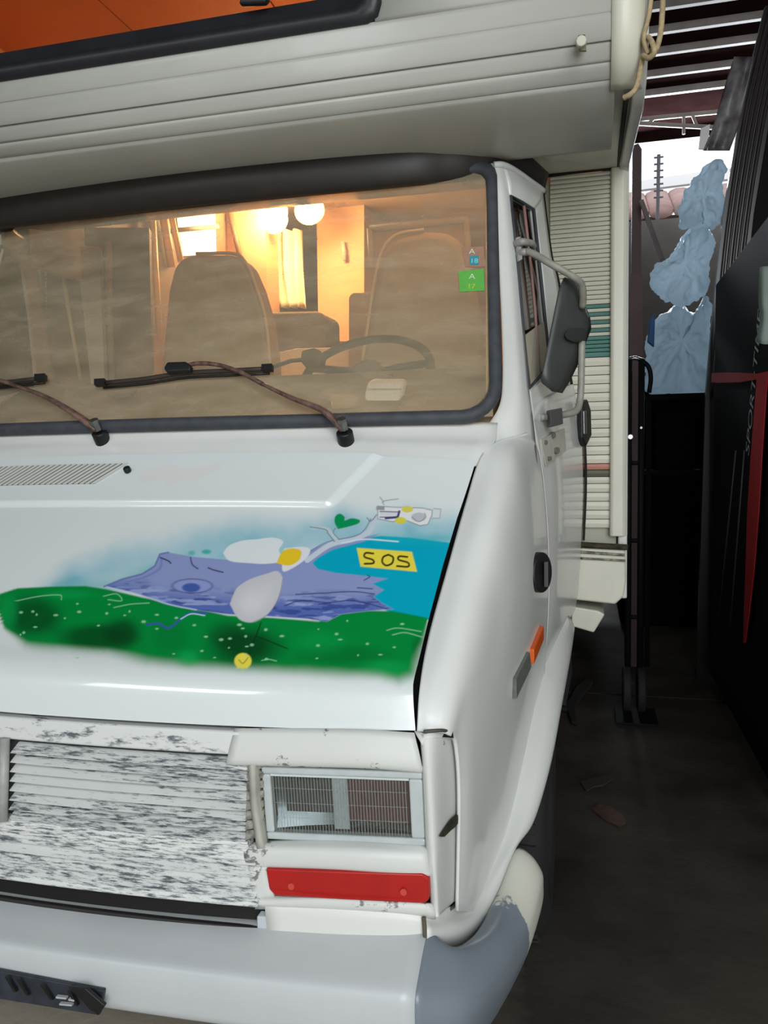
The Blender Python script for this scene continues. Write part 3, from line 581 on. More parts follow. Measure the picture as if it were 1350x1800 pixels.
# rail under the lamp with band above the indicator
quadstrip([Ls([(432, 1478, .012), (560, 1472, .03), (660, 1476, .04), (748, 1484, .046)]), Ls([(428, 1491, -.012), (560, 1494, .0), (660, 1498, .01), (752, 1504, .03)]), Ls([(434, 1520, -.014), (560, 1524, -.002), (660, 1530, .008), (756, 1537, .028)]), Ls([(470, 1526, .0), (560, 1528, .008), (660, 1533, .018), (756, 1539, .036)])], 10, 24, CHIPPED, 'surround_middle_rail', surround)
quadstrip([Ls([(440, 1570, .0), (560, 1576, .008), (660, 1582, .018), (758, 1587, .036)]), Ls([(444, 1582, -.014), (560, 1580, -.002), (660, 1585, .008), (760, 1590, .028)]), Ls([(448, 1592, -.014), (560, 1596, -.002), (660, 1601, .008), (766, 1610, .028)]), Ls([(448, 1600, .02), (560, 1604, .03), (660, 1609, .04), (766, 1616, .05)])], 10, 24, CHIPPED, 'surround_lower_rail', surround)
# inner post beside the grille and the outer side wrapping the corner
quadstrip([Ls([(446, 1340, .0), (449, 1410, -.006), (462, 1492, -.012)]), Ls([(458, 1342, .02), (462, 1410, .014), (474, 1492, .012)])], 4, 12, mat('surround_post_grey', (176, 176, 166), .5, var=.25, scale=25), 'surround_post', surround)
quadstrip([Ls([(738, 1292, .045), (742, 1360, .04), (748, 1490, .04), (754, 1540, .035), (757, 1610, .04)]), Ls([(745, 1291, .038), (752, 1360, .032), (758, 1490, .03), (764, 1540, .028), (768, 1612, .032)]), Ls([(766, 1288, .05), (768, 1360, .048), (772, 1490, .045), (774, 1550, .045), (776, 1606, .048)]), Ls([(790, 1289, .10), (797, 1350, .12), (800, 1480, .13), (800, 1550, .13), (798, 1585, .13)]), Ls([(799, 1296, .135), (812, 1345, .165), (817, 1470, .175), (816, 1550, .175), (806, 1582, .16)])], 16, 30, CHIPPED, 'surround_corner', surround)
quadstrip([Ls([(728, 1284, .045), (745, 1288, .045), (762, 1287, .05), (790, 1288, .09), (799, 1296, .12)]), Ls([(742, 1310, .03), (748, 1300, .036), (766, 1298, .048), (788, 1300, .095), (797, 1304, .12)])], 4, 14, CHIPPED, 'surround_cap', surround)
quadstrip([Ls([(436, 1524, -.012), (440, 1550, -.013), (446, 1586, -.013)]), Ls([(468, 1524, -.009), (472, 1550, -.010), (482, 1578, -.008)])], 4, 8, CHIPPED, 'surround_edge', surround)
tube('surround_seam', Ls([(745, 1286, .038), (778, 1284, .055), (798, 1290, .11), (808, 1310, .145), (812, 1345, .158), (818, 1470, .17), (818, 1550, .17), (808, 1582, .155), (790, 1600, .12)]), .0032, mat('grime_seam', (92, 90, 80), .8, var=.4, scale=40), van, 6, 60)
ck = [(771, 1470), (783, 1452), (792, 1440), (804, 1430), (811, 1416), (818, 1430), (822, 1432), (813, 1437), (806, 1440), (798, 1452), (788, 1460), (778, 1470)]
yk = lambda x: .05+.115*(x-772)/42
crack = mobj('mossy_crack', [P(a, b, Y=yk(a)-.010) for a, b in ck], [tuple(range(len(ck)))], mat('moss_crack', (52, 52, 24), .9, rgb2=(20, 20, 10), scale=90), surround, solid=.004)
# headlamp
hl = [P(a, b, Y=c) for a, b, c in ((458, 1348, .015), (742, 1358, .04), (748, 1488, .042), (468, 1476, .012))]
lamp = prism('headlight', [p+np.array([0, .06, 0]) for p in hl], (0, .012, 0), CHROME, van)
def hq(u, v, dy=0):
    a = hl[0]*(1-u)+hl[1]*u; b = hl[3]*(1-u)+hl[2]*u; return a*(1-v)+b*v+np.array([0, dy, 0])
def hquad(name, u0, v0, u1, v1, dy, m, dep=.004, bev=0, par=None): return prism(name, [hq(u0, v0, dy), hq(u1, v0, dy), hq(u1, v1, dy), hq(u0, v1, dy)], (0, dep, 0), m, par or lamp, bev)
hquad('lens_highlight_bead', .05, .085, .915, .135, .004, mat('bead_bright', (232, 238, 240), .15, spec=1), .004, .001)
RIMM = mat('clear_lens_rim', (186, 194, 194), .2, spec=.8, var=.1, scale=30)
for nm, q in (('lens_rim', (0, 0, 1, .10)), ('lens_rim', (0, .90, 1, 1)), ('lens_rim', (0, .10, .055, .90)), ('lens_rim', (.915, .10, 1, .90))): hquad(nm, *q, .0, RIMM, .02, .004)
rows = [[hq(u, v, .05-.03*((2*u-.97)**2)-.02*(2*v-1)**2+.012) for u in np.linspace(.04, .93, 14)] for v in np.linspace(.08, .92, 8)]
v, f = grid(rows); mobj('reflector', v, f, mat('aged_reflector', (120, 124, 126), .22, .85, var=.35, scale=14), lamp, smooth=True)
hquad('red_reflection_card', .50, .16, .90, .76, .018, mat('dark_red_reflection', (92, 44, 48), .35, var=.3, scale=25), .003)  # dark red card put in for the reddish reflection inside the lamp
hquad('reflector_shade', .12, .22, .44, .66, .02, mat('dark_baffle', (66, 62, 64), .35, var=.4, scale=40), .003)
hquad('lens_bridge', .43, .12, .52, .86, .014, RIMM, .003)
lr = []
for k in range(46):
    u = .06+k*.0188
    if .905 < u: break
    q = [hq(u, .11, .006), hq(u+.0045, .11, .006), hq(u+.0045, .89, .006), hq(u, .89, .006)]
    lr.append((q, [(0, 1, 2, 3)]))
for k in range(3): 
    v_ = .30+k*.2; lr.append(([hq(.06, v_, .0065), hq(.9, v_, .0065), hq(.9, v_+.008, .0065), hq(.06, v_+.008, .0065)], [(0, 1, 2, 3)]))
v, f = join(lr)
RIB = bpy.data.materials.new('moulded_lens_ribs'); RIB.use_nodes = True; N = RIB.node_tree.nodes; K = RIB.node_tree.links; b = N['Principled BSDF']; b.inputs['Base Color'].default_value = (.62, .66, .66, 1); b.inputs['Roughness'].default_value = .2
t2 = N.new('ShaderNodeBsdfTransparent'); ms = N.new('ShaderNodeMixShader'); ms.inputs[0].default_value = .34; K.new(t2.outputs[0], ms.inputs[1]); K.new(b.outputs[0], ms.inputs[2]); K.new(ms.outputs[0], N['Material Output'].inputs[0])
mobj('lens_ribs', v, f, RIB, lamp, solid=.001, kind='stuff')
LENS = bpy.data.materials.new('lamp_glass'); LENS.use_nodes = True; N = LENS.node_tree.nodes; K = LENS.node_tree.links; N.clear()
out = N.new('ShaderNodeOutputMaterial'); t2 = N.new('ShaderNodeBsdfTransparent'); t2.inputs[0].default_value = (.9, .93, .93, 1); g2 = N.new('ShaderNodeBsdfGlossy'); g2.inputs['Roughness'].default_value = .08
ms = N.new('ShaderNodeMixShader'); ms.inputs[0].default_value = .10; K.new(t2.outputs[0], ms.inputs[1]); K.new(g2.outputs[0], ms.inputs[2]); K.new(ms.outputs[0], out.inputs[0])
hquad('lens', .05, .09, .92, .91, .003, LENS, .0015)
# indicator
ip = Ls([(468, 1525, -.010), (600, 1530, .002), (744, 1535, .025), (755, 1542, .03), (755, 1580, .03), (747, 1587, .026), (600, 1580, .002), (484, 1573, -.008), (474, 1562, -.009)])
ind = prism('indicator', [p+np.array([0, -.004, 0]) for p in ip], (0, .02, 0), RED, van, .004)
for a, b, y in ((513, 1557, -.006), (710, 1567, .018)): disc('indicator_screw', P(a, b, Y=y-.002), (0, -1, .1), .006, .004, mat('screw_red', (196, 70, 54), .4), ind, 10)
for o in (surround, lamp, ind): mirrored(o)
# valance below the grille with air intake
intake = fbox('air_intake', -.50, .50, .44, .572, lambda x, z: yf(x, .56)+.035, .02, mat('intake_black', (22, 19, 19), .7), van)
fbox('intake_mesh', -.48, .455, .515, .524, lambda x, z: yf(x, .56)+.010, .012, mat('intake_rail', (40, 36, 36), .6), intake)
fbox('intake_end', .452, .49, .47, .545, lambda x, z: yf(x, .56)+.012, .02, mat('intake_end_white', (190, 196, 200), .4), intake)
val = quadstrip([Ls([(466, 1586, -.002), (600, 1594, .008), (700, 1600, .022), (747, 1606, .034)]), Ls([(466, 1600, -.012), (600, 1612, .0), (700, 1618, .014), (748, 1622, .026)]), Ls([(470, 1645, -.012), (600, 1654, .0), (700, 1662, .014), (748, 1668, .026)]), Ls([(470, 1700, -.002), (600, 1704, .01), (700, 1708, .024), (748, 1712, .035)])], 10, 16, None or mat('valance_paint', (216, 216, 210), .4), 'valance', van)
# rust along the lower edge of the valance (stain of its own shape)
VM = val.data.materials[0]; N = VM.node_tree.nodes; K = VM.node_tree.links; b = N['Principled BSDF']
tc = N.new('ShaderNodeTexCoord'); sp = N.new('ShaderNodeSeparateXYZ'); K.new(tc.outputs['Object'], sp.inputs[0]); nn = N.new('ShaderNodeTexNoise'); nn.inputs['Scale'].default_value = 18; nn.inputs['Detail'].default_value = 6; K.new(tc.outputs['Object'], nn.inputs[0])
vd = N.new('ShaderNodeVectorMath'); vd.operation = 'DISTANCE'; rc = P(650, 1664, Y=.01); vm = N.new('ShaderNodeMapping'); vm.inputs['Scale'].default_value = (.22, 0, 1.6); K.new(tc.outputs['Object'], vm.inputs[0]); K.new(vm.outputs[0], vd.inputs[0]); vd.inputs[1].default_value = (rc[0]*.22, 0, rc[2]*1.6)
ma = N.new('ShaderNodeMath'); ma.operation = 'MULTIPLY_ADD'; ma.inputs[1].default_value = .05; K.new(nn.outputs[0], ma.inputs[0]); K.new(vd.outputs['Value'], ma.inputs[2])
rp_ = N.new('ShaderNodeValToRGB'); K.new(ma.outputs[0], rp_.inputs[0]); rp_.color_ramp.elements[0].position = .025; rp_.color_ramp.elements[0].color = (*lin((110, 60, 30)), 1); rp_.color_ramp.elements[1].position = .052; rp_.color_ramp.elements[1].color = (*lin((216, 216, 210)), 1); K.new(rp_.outputs[0], b.inputs['Base Color'])
mirrored(val)
tube('valance_joint', Ls([(745, 1612, .022), (747, 1640, .017), (750, 1670, .018)]), .004, mat('joint_grime', (90, 82, 66), .8), van, 6)
# bumper: profile swept along x, then the corner
def bump_row(x): 
    c = .035*(x/.75)**2
    return [np.array([x, c+.02, .495]), np.array([x, c+.008, .517+.35*c]), np.array([x, c-.03, .518+.35*c]), np.array([x, c-.088, .500+.15*c]), np.array([x, c-.112, .490]), np.array([x, c-.118, .470]), np.array([x, c-.116, .43]), np.array([x, c-.104, .395]), np.array([x, c-.04, .385])]
bumper = patch('bumper', [bump_row(x) for x in np.linspace(-.765, .757, 9)], 60, 26, mat('bumper_paint', (196, 200, 202), .35, var=.05, scale=6), van, solid=.004)
q = bump_row(.757)
cor = [q,
       [P(800, 1668, Y=.05)+np.array([0, .02, -.03]), P(800, 1664, Y=.05), P(812, 1690, Y=.03), P(822, 1740, Y=.0), P(822, 1765, Y=-.01), P(820, 1790, Y=-.015), P(812, 1830, Y=-.01), P(806, 1860, Y=.0), P(800, 1870, Y=.06)],
       [P(846, 1636, Y=.16)+np.array([-.02, .02, -.03]), P(846, 1632, Y=.16), P(868, 1650, Y=.14), P(884, 1690, Y=.12), P(886, 1720, Y=.115), P(882, 1745, Y=.115), P(868, 1785, Y=.12), P(856, 1810, Y=.13), P(840, 1820, Y=.18)],
       [P(878, 1575, Y=.28)+np.array([-.02, .02, -.03]), P(878, 1572, Y=.28), P(905, 1590, Y=.27), P(926, 1625, Y=.26), P(930, 1650, Y=.26), P(928, 1672, Y=.26), P(915, 1705, Y=.265), P(900, 1728, Y=.27), P(880, 1735, Y=.30)],
       [P(905, 1505, Y=.38)+np.array([-.02, .02, -.03]), P(905, 1500, Y=.38), P(932, 1512, Y=.38), P(951, 1540, Y=.38), P(954, 1565, Y=.38), P(953, 1590, Y=.38), P(944, 1625, Y=.385), P(934, 1645, Y=.39), P(915, 1650, Y=.40)],
       [P(912, 1492, Y=.42)+np.array([-.02, .02, -.03]), P(912, 1490, Y=.42), P(934, 1504, Y=.43), P(952, 1535, Y=.43), P(953, 1560, Y=.43), P(952, 1582, Y=.43), P(944, 1612, Y=.43), P(935, 1632, Y=.43), P(915, 1640, Y=.43)]]
COR = peel('bumper_corner_paint', (122, 132, 142), (206, 206, 194), 14, 5, .5, rough=.3); N = COR.node_tree.nodes; K = COR.node_tree.links; b = N['Principled BSDF']
for l_ in list(b.inputs['Base Color'].links): K.remove(l_)
tc = N.new('ShaderNodeTexCoord'); sp = N.new('ShaderNodeSeparateXYZ'); K.new(tc.outputs['Object'], sp.inputs[0])
nn = N.new('ShaderNodeTexNoise'); nn.inputs['Scale'].default_value = 22; nn.inputs['Detail'].default_value = 8; K.new(tc.outputs['Object'], nn.inputs[0])
ma = N.new('ShaderNodeMath'); ma.operation = 'MULTIPLY_ADD'; ma.inputs[1].default_value = .16; K.new(nn.outputs[0], ma.inputs[0]); K.new(sp.outputs[1], ma.inputs[2])
rp_ = N.new('ShaderNodeMapRange'); rp_.inputs[1].default_value = .26-.9+.08; rp_.inputs[2].default_value = .265-.9+.08; K.new(ma.outputs[0], rp_.inputs[0])
mx = N.new('ShaderNodeMix'); mx.data_type = 'RGBA'; K.new(rp_.outputs[0], mx.inputs[0]); mx.inputs[6].default_value = (*lin((122, 132, 142)), 1); mx.inputs[7].default_value = (*lin((206, 206, 194)), 1); K.new(mx.outputs[2], b.inputs['Base Color'])
bc = patch('bumper_corner', cor, 40, 30, COR, van, solid=.004); mirrored(bc)
disc('bumper_bolt', P(552, 1787, Y=-.085), (0, -1, .1), .009, .006, mat('bolt_paint', (196, 198, 196), .4), bumper, 12, .002)
# number plate
pl = prism('licence_plate', [P(-250, 1660, Y=-.135), P(182, 1742, Y=-.125), P(174, 1786, Y=-.125), P(-250, 1716, Y=-.135)], (0, .01, 0), mat('plate_navy', (54, 60, 70), .45, rgb2=(38, 42, 50), scale=30), van, .003)
for a, b in (((8, 1718), (24, 1744)), ((28, 1722), (46, 1750)), ((70, 1732), (88, 1758)), ((118, 1742), (132, 1768)), ((128, 1738), (160, 1778))):
    w_ = 5 if a[0] < 120 else 9
    prism('plate_stroke', [P(a[0], a[1], Y=-.137), P(a[0]+w_, a[1], Y=-.137), P(b[0]+w_, b[1], Y=-.137), P(b[0], b[1], Y=-.137)], (0, .006, 0), BLACK, pl)
for x, y, w_ in ((98, 1752, 18), (104, 1764, 22), (120, 1756, 10)):
    prism('plate_dash', [P(x, y, Y=-.138), P(x+w_, y+2, Y=-.138), P(x+w_, y+5, Y=-.138), P(x, y+3, Y=-.138)], (0, .006, 0), mat('plate_pale', (176, 180, 182), .5), pl)
prism('plate_bracket', [P(118, 1736, Y=-.142), P(150, 1738, Y=-.142), P(184, 1768, Y=-.142), P(172, 1786, Y=-.142), P(150, 1766, Y=-.142)], (0, .008, 0), BLACK, pl, .002)
# --- wipers
def wiper(pv, arm_thick, arm_thin, conn, blade):
    c = P(*pv, Y=.515); a = disc('wiper', c+np.array([0, .025, -.03]), (0, -.55, .83), .020, .045, BLACK, van, 16, .004)
    disc('pivot_nut', c+np.array([0, -.004, .012]), (0, -.55, .83), .012, .030, STEEL, a, 6, .001)
    pts = [c+np.array([0, -.005, .012])]+[wpx(x, y, .045 if i == 0 else .04) for i, (x, y) in enumerate(arm_thick)]
    tube('wiper_arm', pts, (.017, .008), RUST, a, 8, 14, flat=.55)
    tube('arm_rod', [wpx(x, y, .04-.002*i) for i, (x, y) in enumerate(arm_thin)], .0055, RUST, a, 8, 16)
    if conn: prism('blade_joint', [wpx(conn[0]+dx, conn[1]+dy, .026) for dx, dy in ((-24, 2), (-18, -9), (14, -10), (24, -3), (22, 6), (-18, 9))], (0, -.016, .008), BLACK, a, .005)
    tube('wiper_blade', [wpx(x, y, .020) for x, y in blade], .0065, WBLADE, a, 8, 12)
    tube('blade_rubber', [wpx(x, y+4, .010) for x, y in blade], .004, BLACK, a, 6, 12)
    for x, y in (blade[0], blade[-1]): prism('blade_tip', [wpx(x+dx, y+dy, .018) for dx, dy in ((-9, -4), (9, -5), (9, 5), (-9, 6))], (0, -.012, .006), BLACK, a)
    return a
wiper((605, 764), [(575, 738), (520, 714), (470, 690)], [(472, 691), (430, 668), (392, 655), (355, 652), (330, 658)], (325, 661), [(186, 681), (260, 674), (325, 664), (400, 660), (476, 656)])
wiper((174, 764), [(140, 736), (90, 708), (40, 690)], [(42, 690), (0, 676), (-40, 664)], None, [(-150, 692), (-80, 688), (0, 681), (82, 672)])
for o in [c for c in van.children if c.name.startswith('wiper')]: pass
# --- mirror
mo = [(993, 487), (1006, 492), (1016, 505), (1022, 530), (1032, 555), (1034, 575), (1023, 603), (1013, 633), (996, 668), (982, 690), (970, 688), (952, 673), (958, 640), (972, 570), (984, 510)]
mY = lambda x, y: .86+.14*(x-952)/82
mf = [P(a, b, Y=mY(a, b)) for a, b in mo]; cen = sum(mf)/len(mf)
rings = []
for sc, off in ((1, .035), (1, .0), (.95, -.018), (.8, -.03), (.45, -.034)): rings.append([cen+(p-cen)*sc+np.array([.25, 1, 0])*off/1.03 for p in mf])
n = len(mf); vs = [p for r in rings for p in r]; fs = [(i*n+j, i*n+(j+1) % n, (i+1)*n+(j+1) % n, (i+1)*n+j) for i in range(4) for j in range(n)]+[tuple(4*n+j for j in range(n)), tuple(range(n))]
mir = mobj('wing_mirror', vs, fs, DKGREY, van, smooth=True, bevel=0)
prism('mirror_boss', [P(a, b, Y=mY(a, b)-.045) for a, b in ((992, 588), (998, 578), (1010, 576), (1027, 578), (1023, 600), (1006, 601), (996, 597))], (.01, .03, 0), mat('boss_dark', (44, 47, 46), .5), mir, .004)
mobj('mirror_glass', [cen+(p-cen)*.9+np.array([.25, 1, 0])*.036 for p in mf], [tuple(range(n))], mat('mirror_silver', (180, 185, 190), .05, 1), mir)
tube('mirror_arm', L([(926, 441, .90), (945, 450, .89), (965, 462, .88), (990, 476, .88), (1010, 488, .89), (1022, 500, .91), (1025, 520, .93), (1024, 540, .95)]), .0095, ARM, mir, 10, 30)
tube('mirror_arm', L([(1023, 600, .95), (1022, 650, .95), (1020, 700, .95), (1013, 722, .93), (995, 728, .90), (965, 733, .86), (950, 734, .83)]), .0095, ARM, mir, 10, 30)
for y, x0, x1 in ((428, 906, 934), (446, 910, 938)): tube('mirror_clamp', L([(x0-1, y+2, .93), (x0+10, y-3, .90), (x1, y, .93), (x1+3, y+6, .97)]), .010, mat('clamp_grey', (150, 148, 145), .4, var=.3, scale=60), mir, 8, 12)
prism('clamp_plate', L([(904, 420, .93), (912, 418, .93), (916, 458, .91), (908, 462, .91)]), (.006, -.015, 0), mat('clamp_pale', (160, 158, 152), .45, var=.3, scale=50), mir, .003)
prism('arm_bracket', L([(960, 722, .85), (981, 718, .89), (983, 746, .90), (961, 752, .86)]), (.012, -.035, 0), mat('bracket_grey', (72, 74, 74), .5), mir, .003)
# --- alcove over the cab
aprof = [(.57, 3.05), (.568, 2.75), (.57, 2.47), (.574, 2.40), (.583, 2.335), (.598, 2.28), (.622, 2.235), (.66, 2.203), (.72, 2.183), (.80, 2.172), (.90, 2.166), (1.0, 2.17)]
ap = np.array(cr([np.array([a, b, 0]) for a, b in aprof], 300))[:, :2]; asn = np.concatenate([[0], np.cumsum(np.hypot(*np.diff(ap, axis=0).T))])
def aseg(z_hi, z_lo=None, s_lo=None):
    i0 = np.argmin(np.abs(ap[:200, 1]-z_hi)) if z_hi < 3.04 else 0
    return i0
zs = [3.05, 2.95, 2.87, 2.79, 2.71, 2.63, 2.55, 2.47, 2.415, 2.362, 2.312, 2.266, 2.228, 2.203]
idx = [int(np.argmin(np.abs(ap[:, 1]-z)+.0001*np.arange(len(ap)))) for z in zs]
alc = None; XL, XR = -1.085, 1.085; WX0, WX1, WZ0, WZ1 = -.56, .56, 2.372, 2.86
alc = mobj('alcove', [p for x in (XL, XR) for p in [(x, .64, 3.02), (x, .64, 2.90), (x, 1.9, 2.93), (x, 1.9, 3.02)]], [(0, 1, 2, 3), (4, 5, 6, 7), (0, 1, 5, 4), (1, 2, 6, 5), (2, 3, 7, 6), (3, 0, 4, 7)], ALC, van)
nrm = lambda i: np.array([0, *(lambda t: (-(ap[min(i+1, 299)]-ap[max(i-1, 0)])[1]*-1, 0))(0)])
def plank(i0, i1, x0, x1, m=ALC):
    js = sorted(set([i0]+list(range(i0, i1, 4))+[i1])); rows = []
    for k_, j in enumerate(js):
        t = ap[min(j+1, 299)]-ap[max(j-1, 0)]; t = t/np.linalg.norm(t); nn_ = np.array([t[1], -t[0]])   # outward (towards -Y / down)
        e = min(asn[j]-asn[i0], asn[i1]-asn[j]); h = .0022*min(1, e/.006)
        y, z = ap[j]+nn_*h*(1 if nn_[0] < 0 or nn_[1] < 0 else -1); rows.append([np.array([x, y, z]) for x in np.linspace(x0, x1, 3)])
    v, f = grid(rows); return mobj('siding_plank', v, f, m, alc, smooth=True, solid=.006, off=1)
for a in range(len(idx)-1):
    zt, zb = zs[a], zs[a+1]
    if zb >= WZ0+.03 and zt <= WZ1+.05 or (zt > WZ0+.01 and zb < WZ1 and zt < 2.9):
        plank(idx[a], idx[a+1], XL, WX0+.01); plank(idx[a], idx[a+1], WX1-.01, XR)
    else: plank(idx[a], idx[a+1], XL, XR)
# smooth belly below the planks, wrapping the cab, and the flat underside at the side
i1 = idx[-1]
rows = [[np.array([x, *ap[j]]) for x in np.linspace(XL, XR, 9)] for j in list(range(i1, 300, 8))+[299]]
v, f = grid(rows); mobj('alcove_belly', v, f, ALC, alc, smooth=True, solid=.006, off=1)
for sg in (1, -1):
    v = [(sg*x, y, z+.004) for x, y, z in ((.80, .76, 2.178), (1.132, .68, 2.203), (1.132, 1.55, 2.298), (.84, 1.55, 2.298), (.82, 1.05, 2.20))]
    up_ = mobj('alcove_underside', v, [(0, 1, 2, 3, 4)], mat('underside_cream', (206, 206, 194), .4, var=.12, scale=6), alc)
    if sg == 1:
        c = P(1023, 252, Y=1.12); disc('drain_plug', (c[0], c[1], c[2]-.004), (0, 0, -1), .013, .012, mat('plug_black', (28, 28, 26), .7), up_, 8)
        for x in (985, 1040, 1052, 1062): c = P(x, 250, Y=1.12); disc('stain_spot', (c[0], c[1], c[2]-.003), (0, 0, -1), .006, .003, mat('stain_grey', (120, 118, 108), .8), up_, 8)
# alcove window
fr_ = rrect(0, WZ0-.012, lambda z: .568, WZ1+.04, .035, .035, 0); fi = rrect(0, WZ0+.055, lambda z: .505, WZ1-.05, .04, .04, 0)
n = 120; ro = resample(fr_, n); ri = resample(fi, n); vs = []
ya = lambda z: float(np.interp(-z, -ap[:220, 1], ap[:220, 0]))
for a, b in zip(ro, ri):
    for t, h in ((0, -.002), (0, .012), (.15, .022), (.5, .020), (.55, .010), (.95, .014), (1, .006), (1, -.02)): x = a[0]+(b[0]-a[0])*t; z = a[1]+(b[1]-a[1])*t; vs.append((x, ya(z)-h, z))
k = 8; fs = [(i*k+j, i*k+j+1, ((i+1) % n)*k+j+1, ((i+1) % n)*k+j) for i in range(n) for j in range(k-1)]
awf = mobj('alcove_window', vs, fs, mat('window_frame_black', (34, 35, 40), .45, var=.25, scale=25), alc, smooth=True)
ACR = bpy.data.materials.new('amber_acrylic'); ACR.use_nodes = True; N = ACR.node_tree.nodes; K = ACR.node_tree.links; N.clear()
out = N.new('ShaderNodeOutputMaterial'); t2 = N.new('ShaderNodeBsdfTransparent'); t2.inputs[0].default_value = (.96, .86, .72, 1); g2 = N.new('ShaderNodeBsdfGlossy'); g2.inputs['Roughness'].default_value = .05
ms = N.new('ShaderNodeMixShader'); ms.inputs[0].default_value = .05; K.new(t2.outputs[0], ms.inputs[1]); K.new(g2.outputs[0], ms.inputs[2]); K.new(ms.outputs[0], out.inputs[0])
v = [(x, ya(z)-.004, z) for z in np.linspace(WZ0+.05, WZ1-.045, 6) for x in np.linspace(-.51, .51, 4)]; mobj('window_acrylic', v, [(i*4+j, i*4+j+1, i*4+j+5, i*4+j+4) for i in range(5) for j in range(3)], ACR, alc)
prism('window_catch', L([(425, 14, .545), (440, -30, .545), (470, -34, .545), (478, 2, .545), (470, 12, .545)]), (0, -.02, 0), BLACK, alc, .005)
disc('grab_stub', P(1022, 78, Y=.585), (0, -1, -.2), .012, .03, mat('stub_cream', (190, 188, 172), .5), alc, 8, .003)
prism('stub_base', L([(1016, 64, .583), (1029, 63, .583), (1031, 92, .585), (1018, 92, .585)]), (0, -.008, 0), mat('stub_stain', (132, 124, 96), .6, rgb2=(60, 54, 36), scale=70), alc, .002)
# corner strip of alcove and the side walls
rows = []
for j in list(range(0, 215, 9)):
    y, z = ap[j]
    rows.append([np.array([1.075, y-.012, z]), np.array([1.10, y-.014, z-.002]), np.array([1.128, y-.008, z]), np.array([1.146, y+.02, z+.008]), np.array([1.152, y+.06, z+.02])])
v, f = grid(rows); cs = mobj('alcove_corner', v, f, CREAM, van, smooth=True, solid=.006); mirrored(cs)
SIDEM = mat('side_panel', (202, 204, 200), .35, var=.08, scale=4)
sw = [(.62, 3.05), (.62, 2.26), (.70, 2.20), (.80, 2.185), (1.5, 2.29), (1.535, 2.28), (1.535, 1.02), (1.535, .86), (6.2, .86), (6.2, 3.05)]
swall = prism('body_side', [(1.125, y, z) for y, z in sw], (.03, 0, 0), SIDEM, van, .006); mirrored(swall)
box('body_roof', (-1.13, .62, 3.05), (1.13, 6.2, 3.09), SIDEM, van); box('body_rear', (-1.12, 6.15, .86), (1.12, 6.2, 3.05), SIDEM, van)
tube('side_seam', [(1.112, .72, 2.19), (1.116, 1.1, 2.245), (1.119, 1.53, 2.303)], .006, mat('black_seam', (24, 22, 20), .8), van, 6)
for sg in (1, -1): tube('wall_top_seam', [(sg*.86, 1.538, 2.296), (sg*1.0, 1.538, 2.299), (sg*1.125, 1.538, 2.300)], .007, mat('seam_black', (26, 24, 22), .8), van, 6)
for sg in (1, -1): box('cab_side_filler', (sg*.875-.01, 1.17, 2.05), (sg*.875+.01, 1.56, 2.33), CREAM, van)
# --- body front wall with ribbed siding, both sides of the cab
SJ = mat('siding_joint_grey', (168, 166, 150), .6); bws = {sg: mobj('body_front_wall', [(sg*x, 1.565, z) for x, z in ((.86, .86), (1.12, .86), (1.12, 2.31), (.86, 2.31))], [(0, 1, 2, 3)], SJ, van, solid=.01) for sg in (1, -1)}
pyA = [302+8.0*k for k in range(29)]+[535+7.0*k for k in range(13)]+[628+15.6*k for k in range(12)]+[815, 826, 838]+[850+15.6*k for k in range(6)]
TEAL = mat('teal_stripe', (88, 132, 124), .5, var=.15, scale=12); PINK = mat('faded_red_stripe', (186, 130, 112), .5, var=.1, scale=10); DGREEN = mat('dark_green_stripe', (92, 92, 74), .5, var=.1, scale=12)
zz = [P(1050, y, Y=1.55)[2] for y in pyA]
for k in range(len(zz)-1):
    y = pyA[k]; m = CREAM
    if 533 <= y < 592: m = TEAL if k % 2 else CREAM
    elif 592 <= y < 621: m = TEAL
    elif 815 <= y < 824: m = PINK
    elif 824 <= y < 836: m = DGREEN
    for sg in (1, -1):
        a, b = sg*.90, sg*1.098
        v = [(x, yy, z) for x in (a, b) for yy, z in ((1.556, zz[k]-.0003), (1.5475, zz[k]-.0016), (1.5445, (zz[k]+zz[k+1])/2), (1.5475, zz[k+1]+.0016), (1.556, zz[k+1]+.0003))]
        mobj('siding_plank', v, [(i, i+1, i+6, i+5) for i in range(4)]+[(0, 1, 2, 3, 4), (9, 8, 7, 6, 5)], m, bws[sg])
v = [(x, 1.55+dy, z) for z in (1.075, 2.297) for x, dy in ((1.096, .0), (1.098, -.022), (1.106, -.028), (1.138, -.028), (1.15, -.018), (1.156, .0))]
post = mobj('body_corner_strip', v, [(i, i+1, i+7, i+6) for i in range(5)]+[(0, 1, 2, 3, 4, 5), (6, 7, 8, 9, 10, 11)], CREAM, van, bevel=.004); mirrored(post)
GRIME = mat('mossy_grime', (70, 62, 42), .9, rgb2=(24, 22, 14), scale=60)
sk = prism('body_skirt', [(x, 1.50, z) for x, z in ((.95, .86), (1.115, .845), (1.142, .872), (1.15, .93), (1.148, 1.035), (.95, 1.04))], (0, 4.6, 0), CREAM, van, .008); mirrored(sk)
st_ = tube('skirt_grime_line', [(.98, 1.494, 1.050), (1.06, 1.494, 1.046), (1.155, 1.494, 1.042)], .011, GRIME, van, 6); 
tube('skirt_trim', [(.98, 1.492, 1.026), (1.145, 1.492, 1.016)], .005, mat('trim_line', (170, 166, 148), .6, rgb2=(80, 76, 60), scale=60), van, 6)
tube('skirt_trim', [(.98, 1.492, 1.004), (1.148, 1.492, .997)], .004, mat('trim_line_dark', (150, 146, 128), .6, rgb2=(70, 66, 50), scale=60), van, 6)
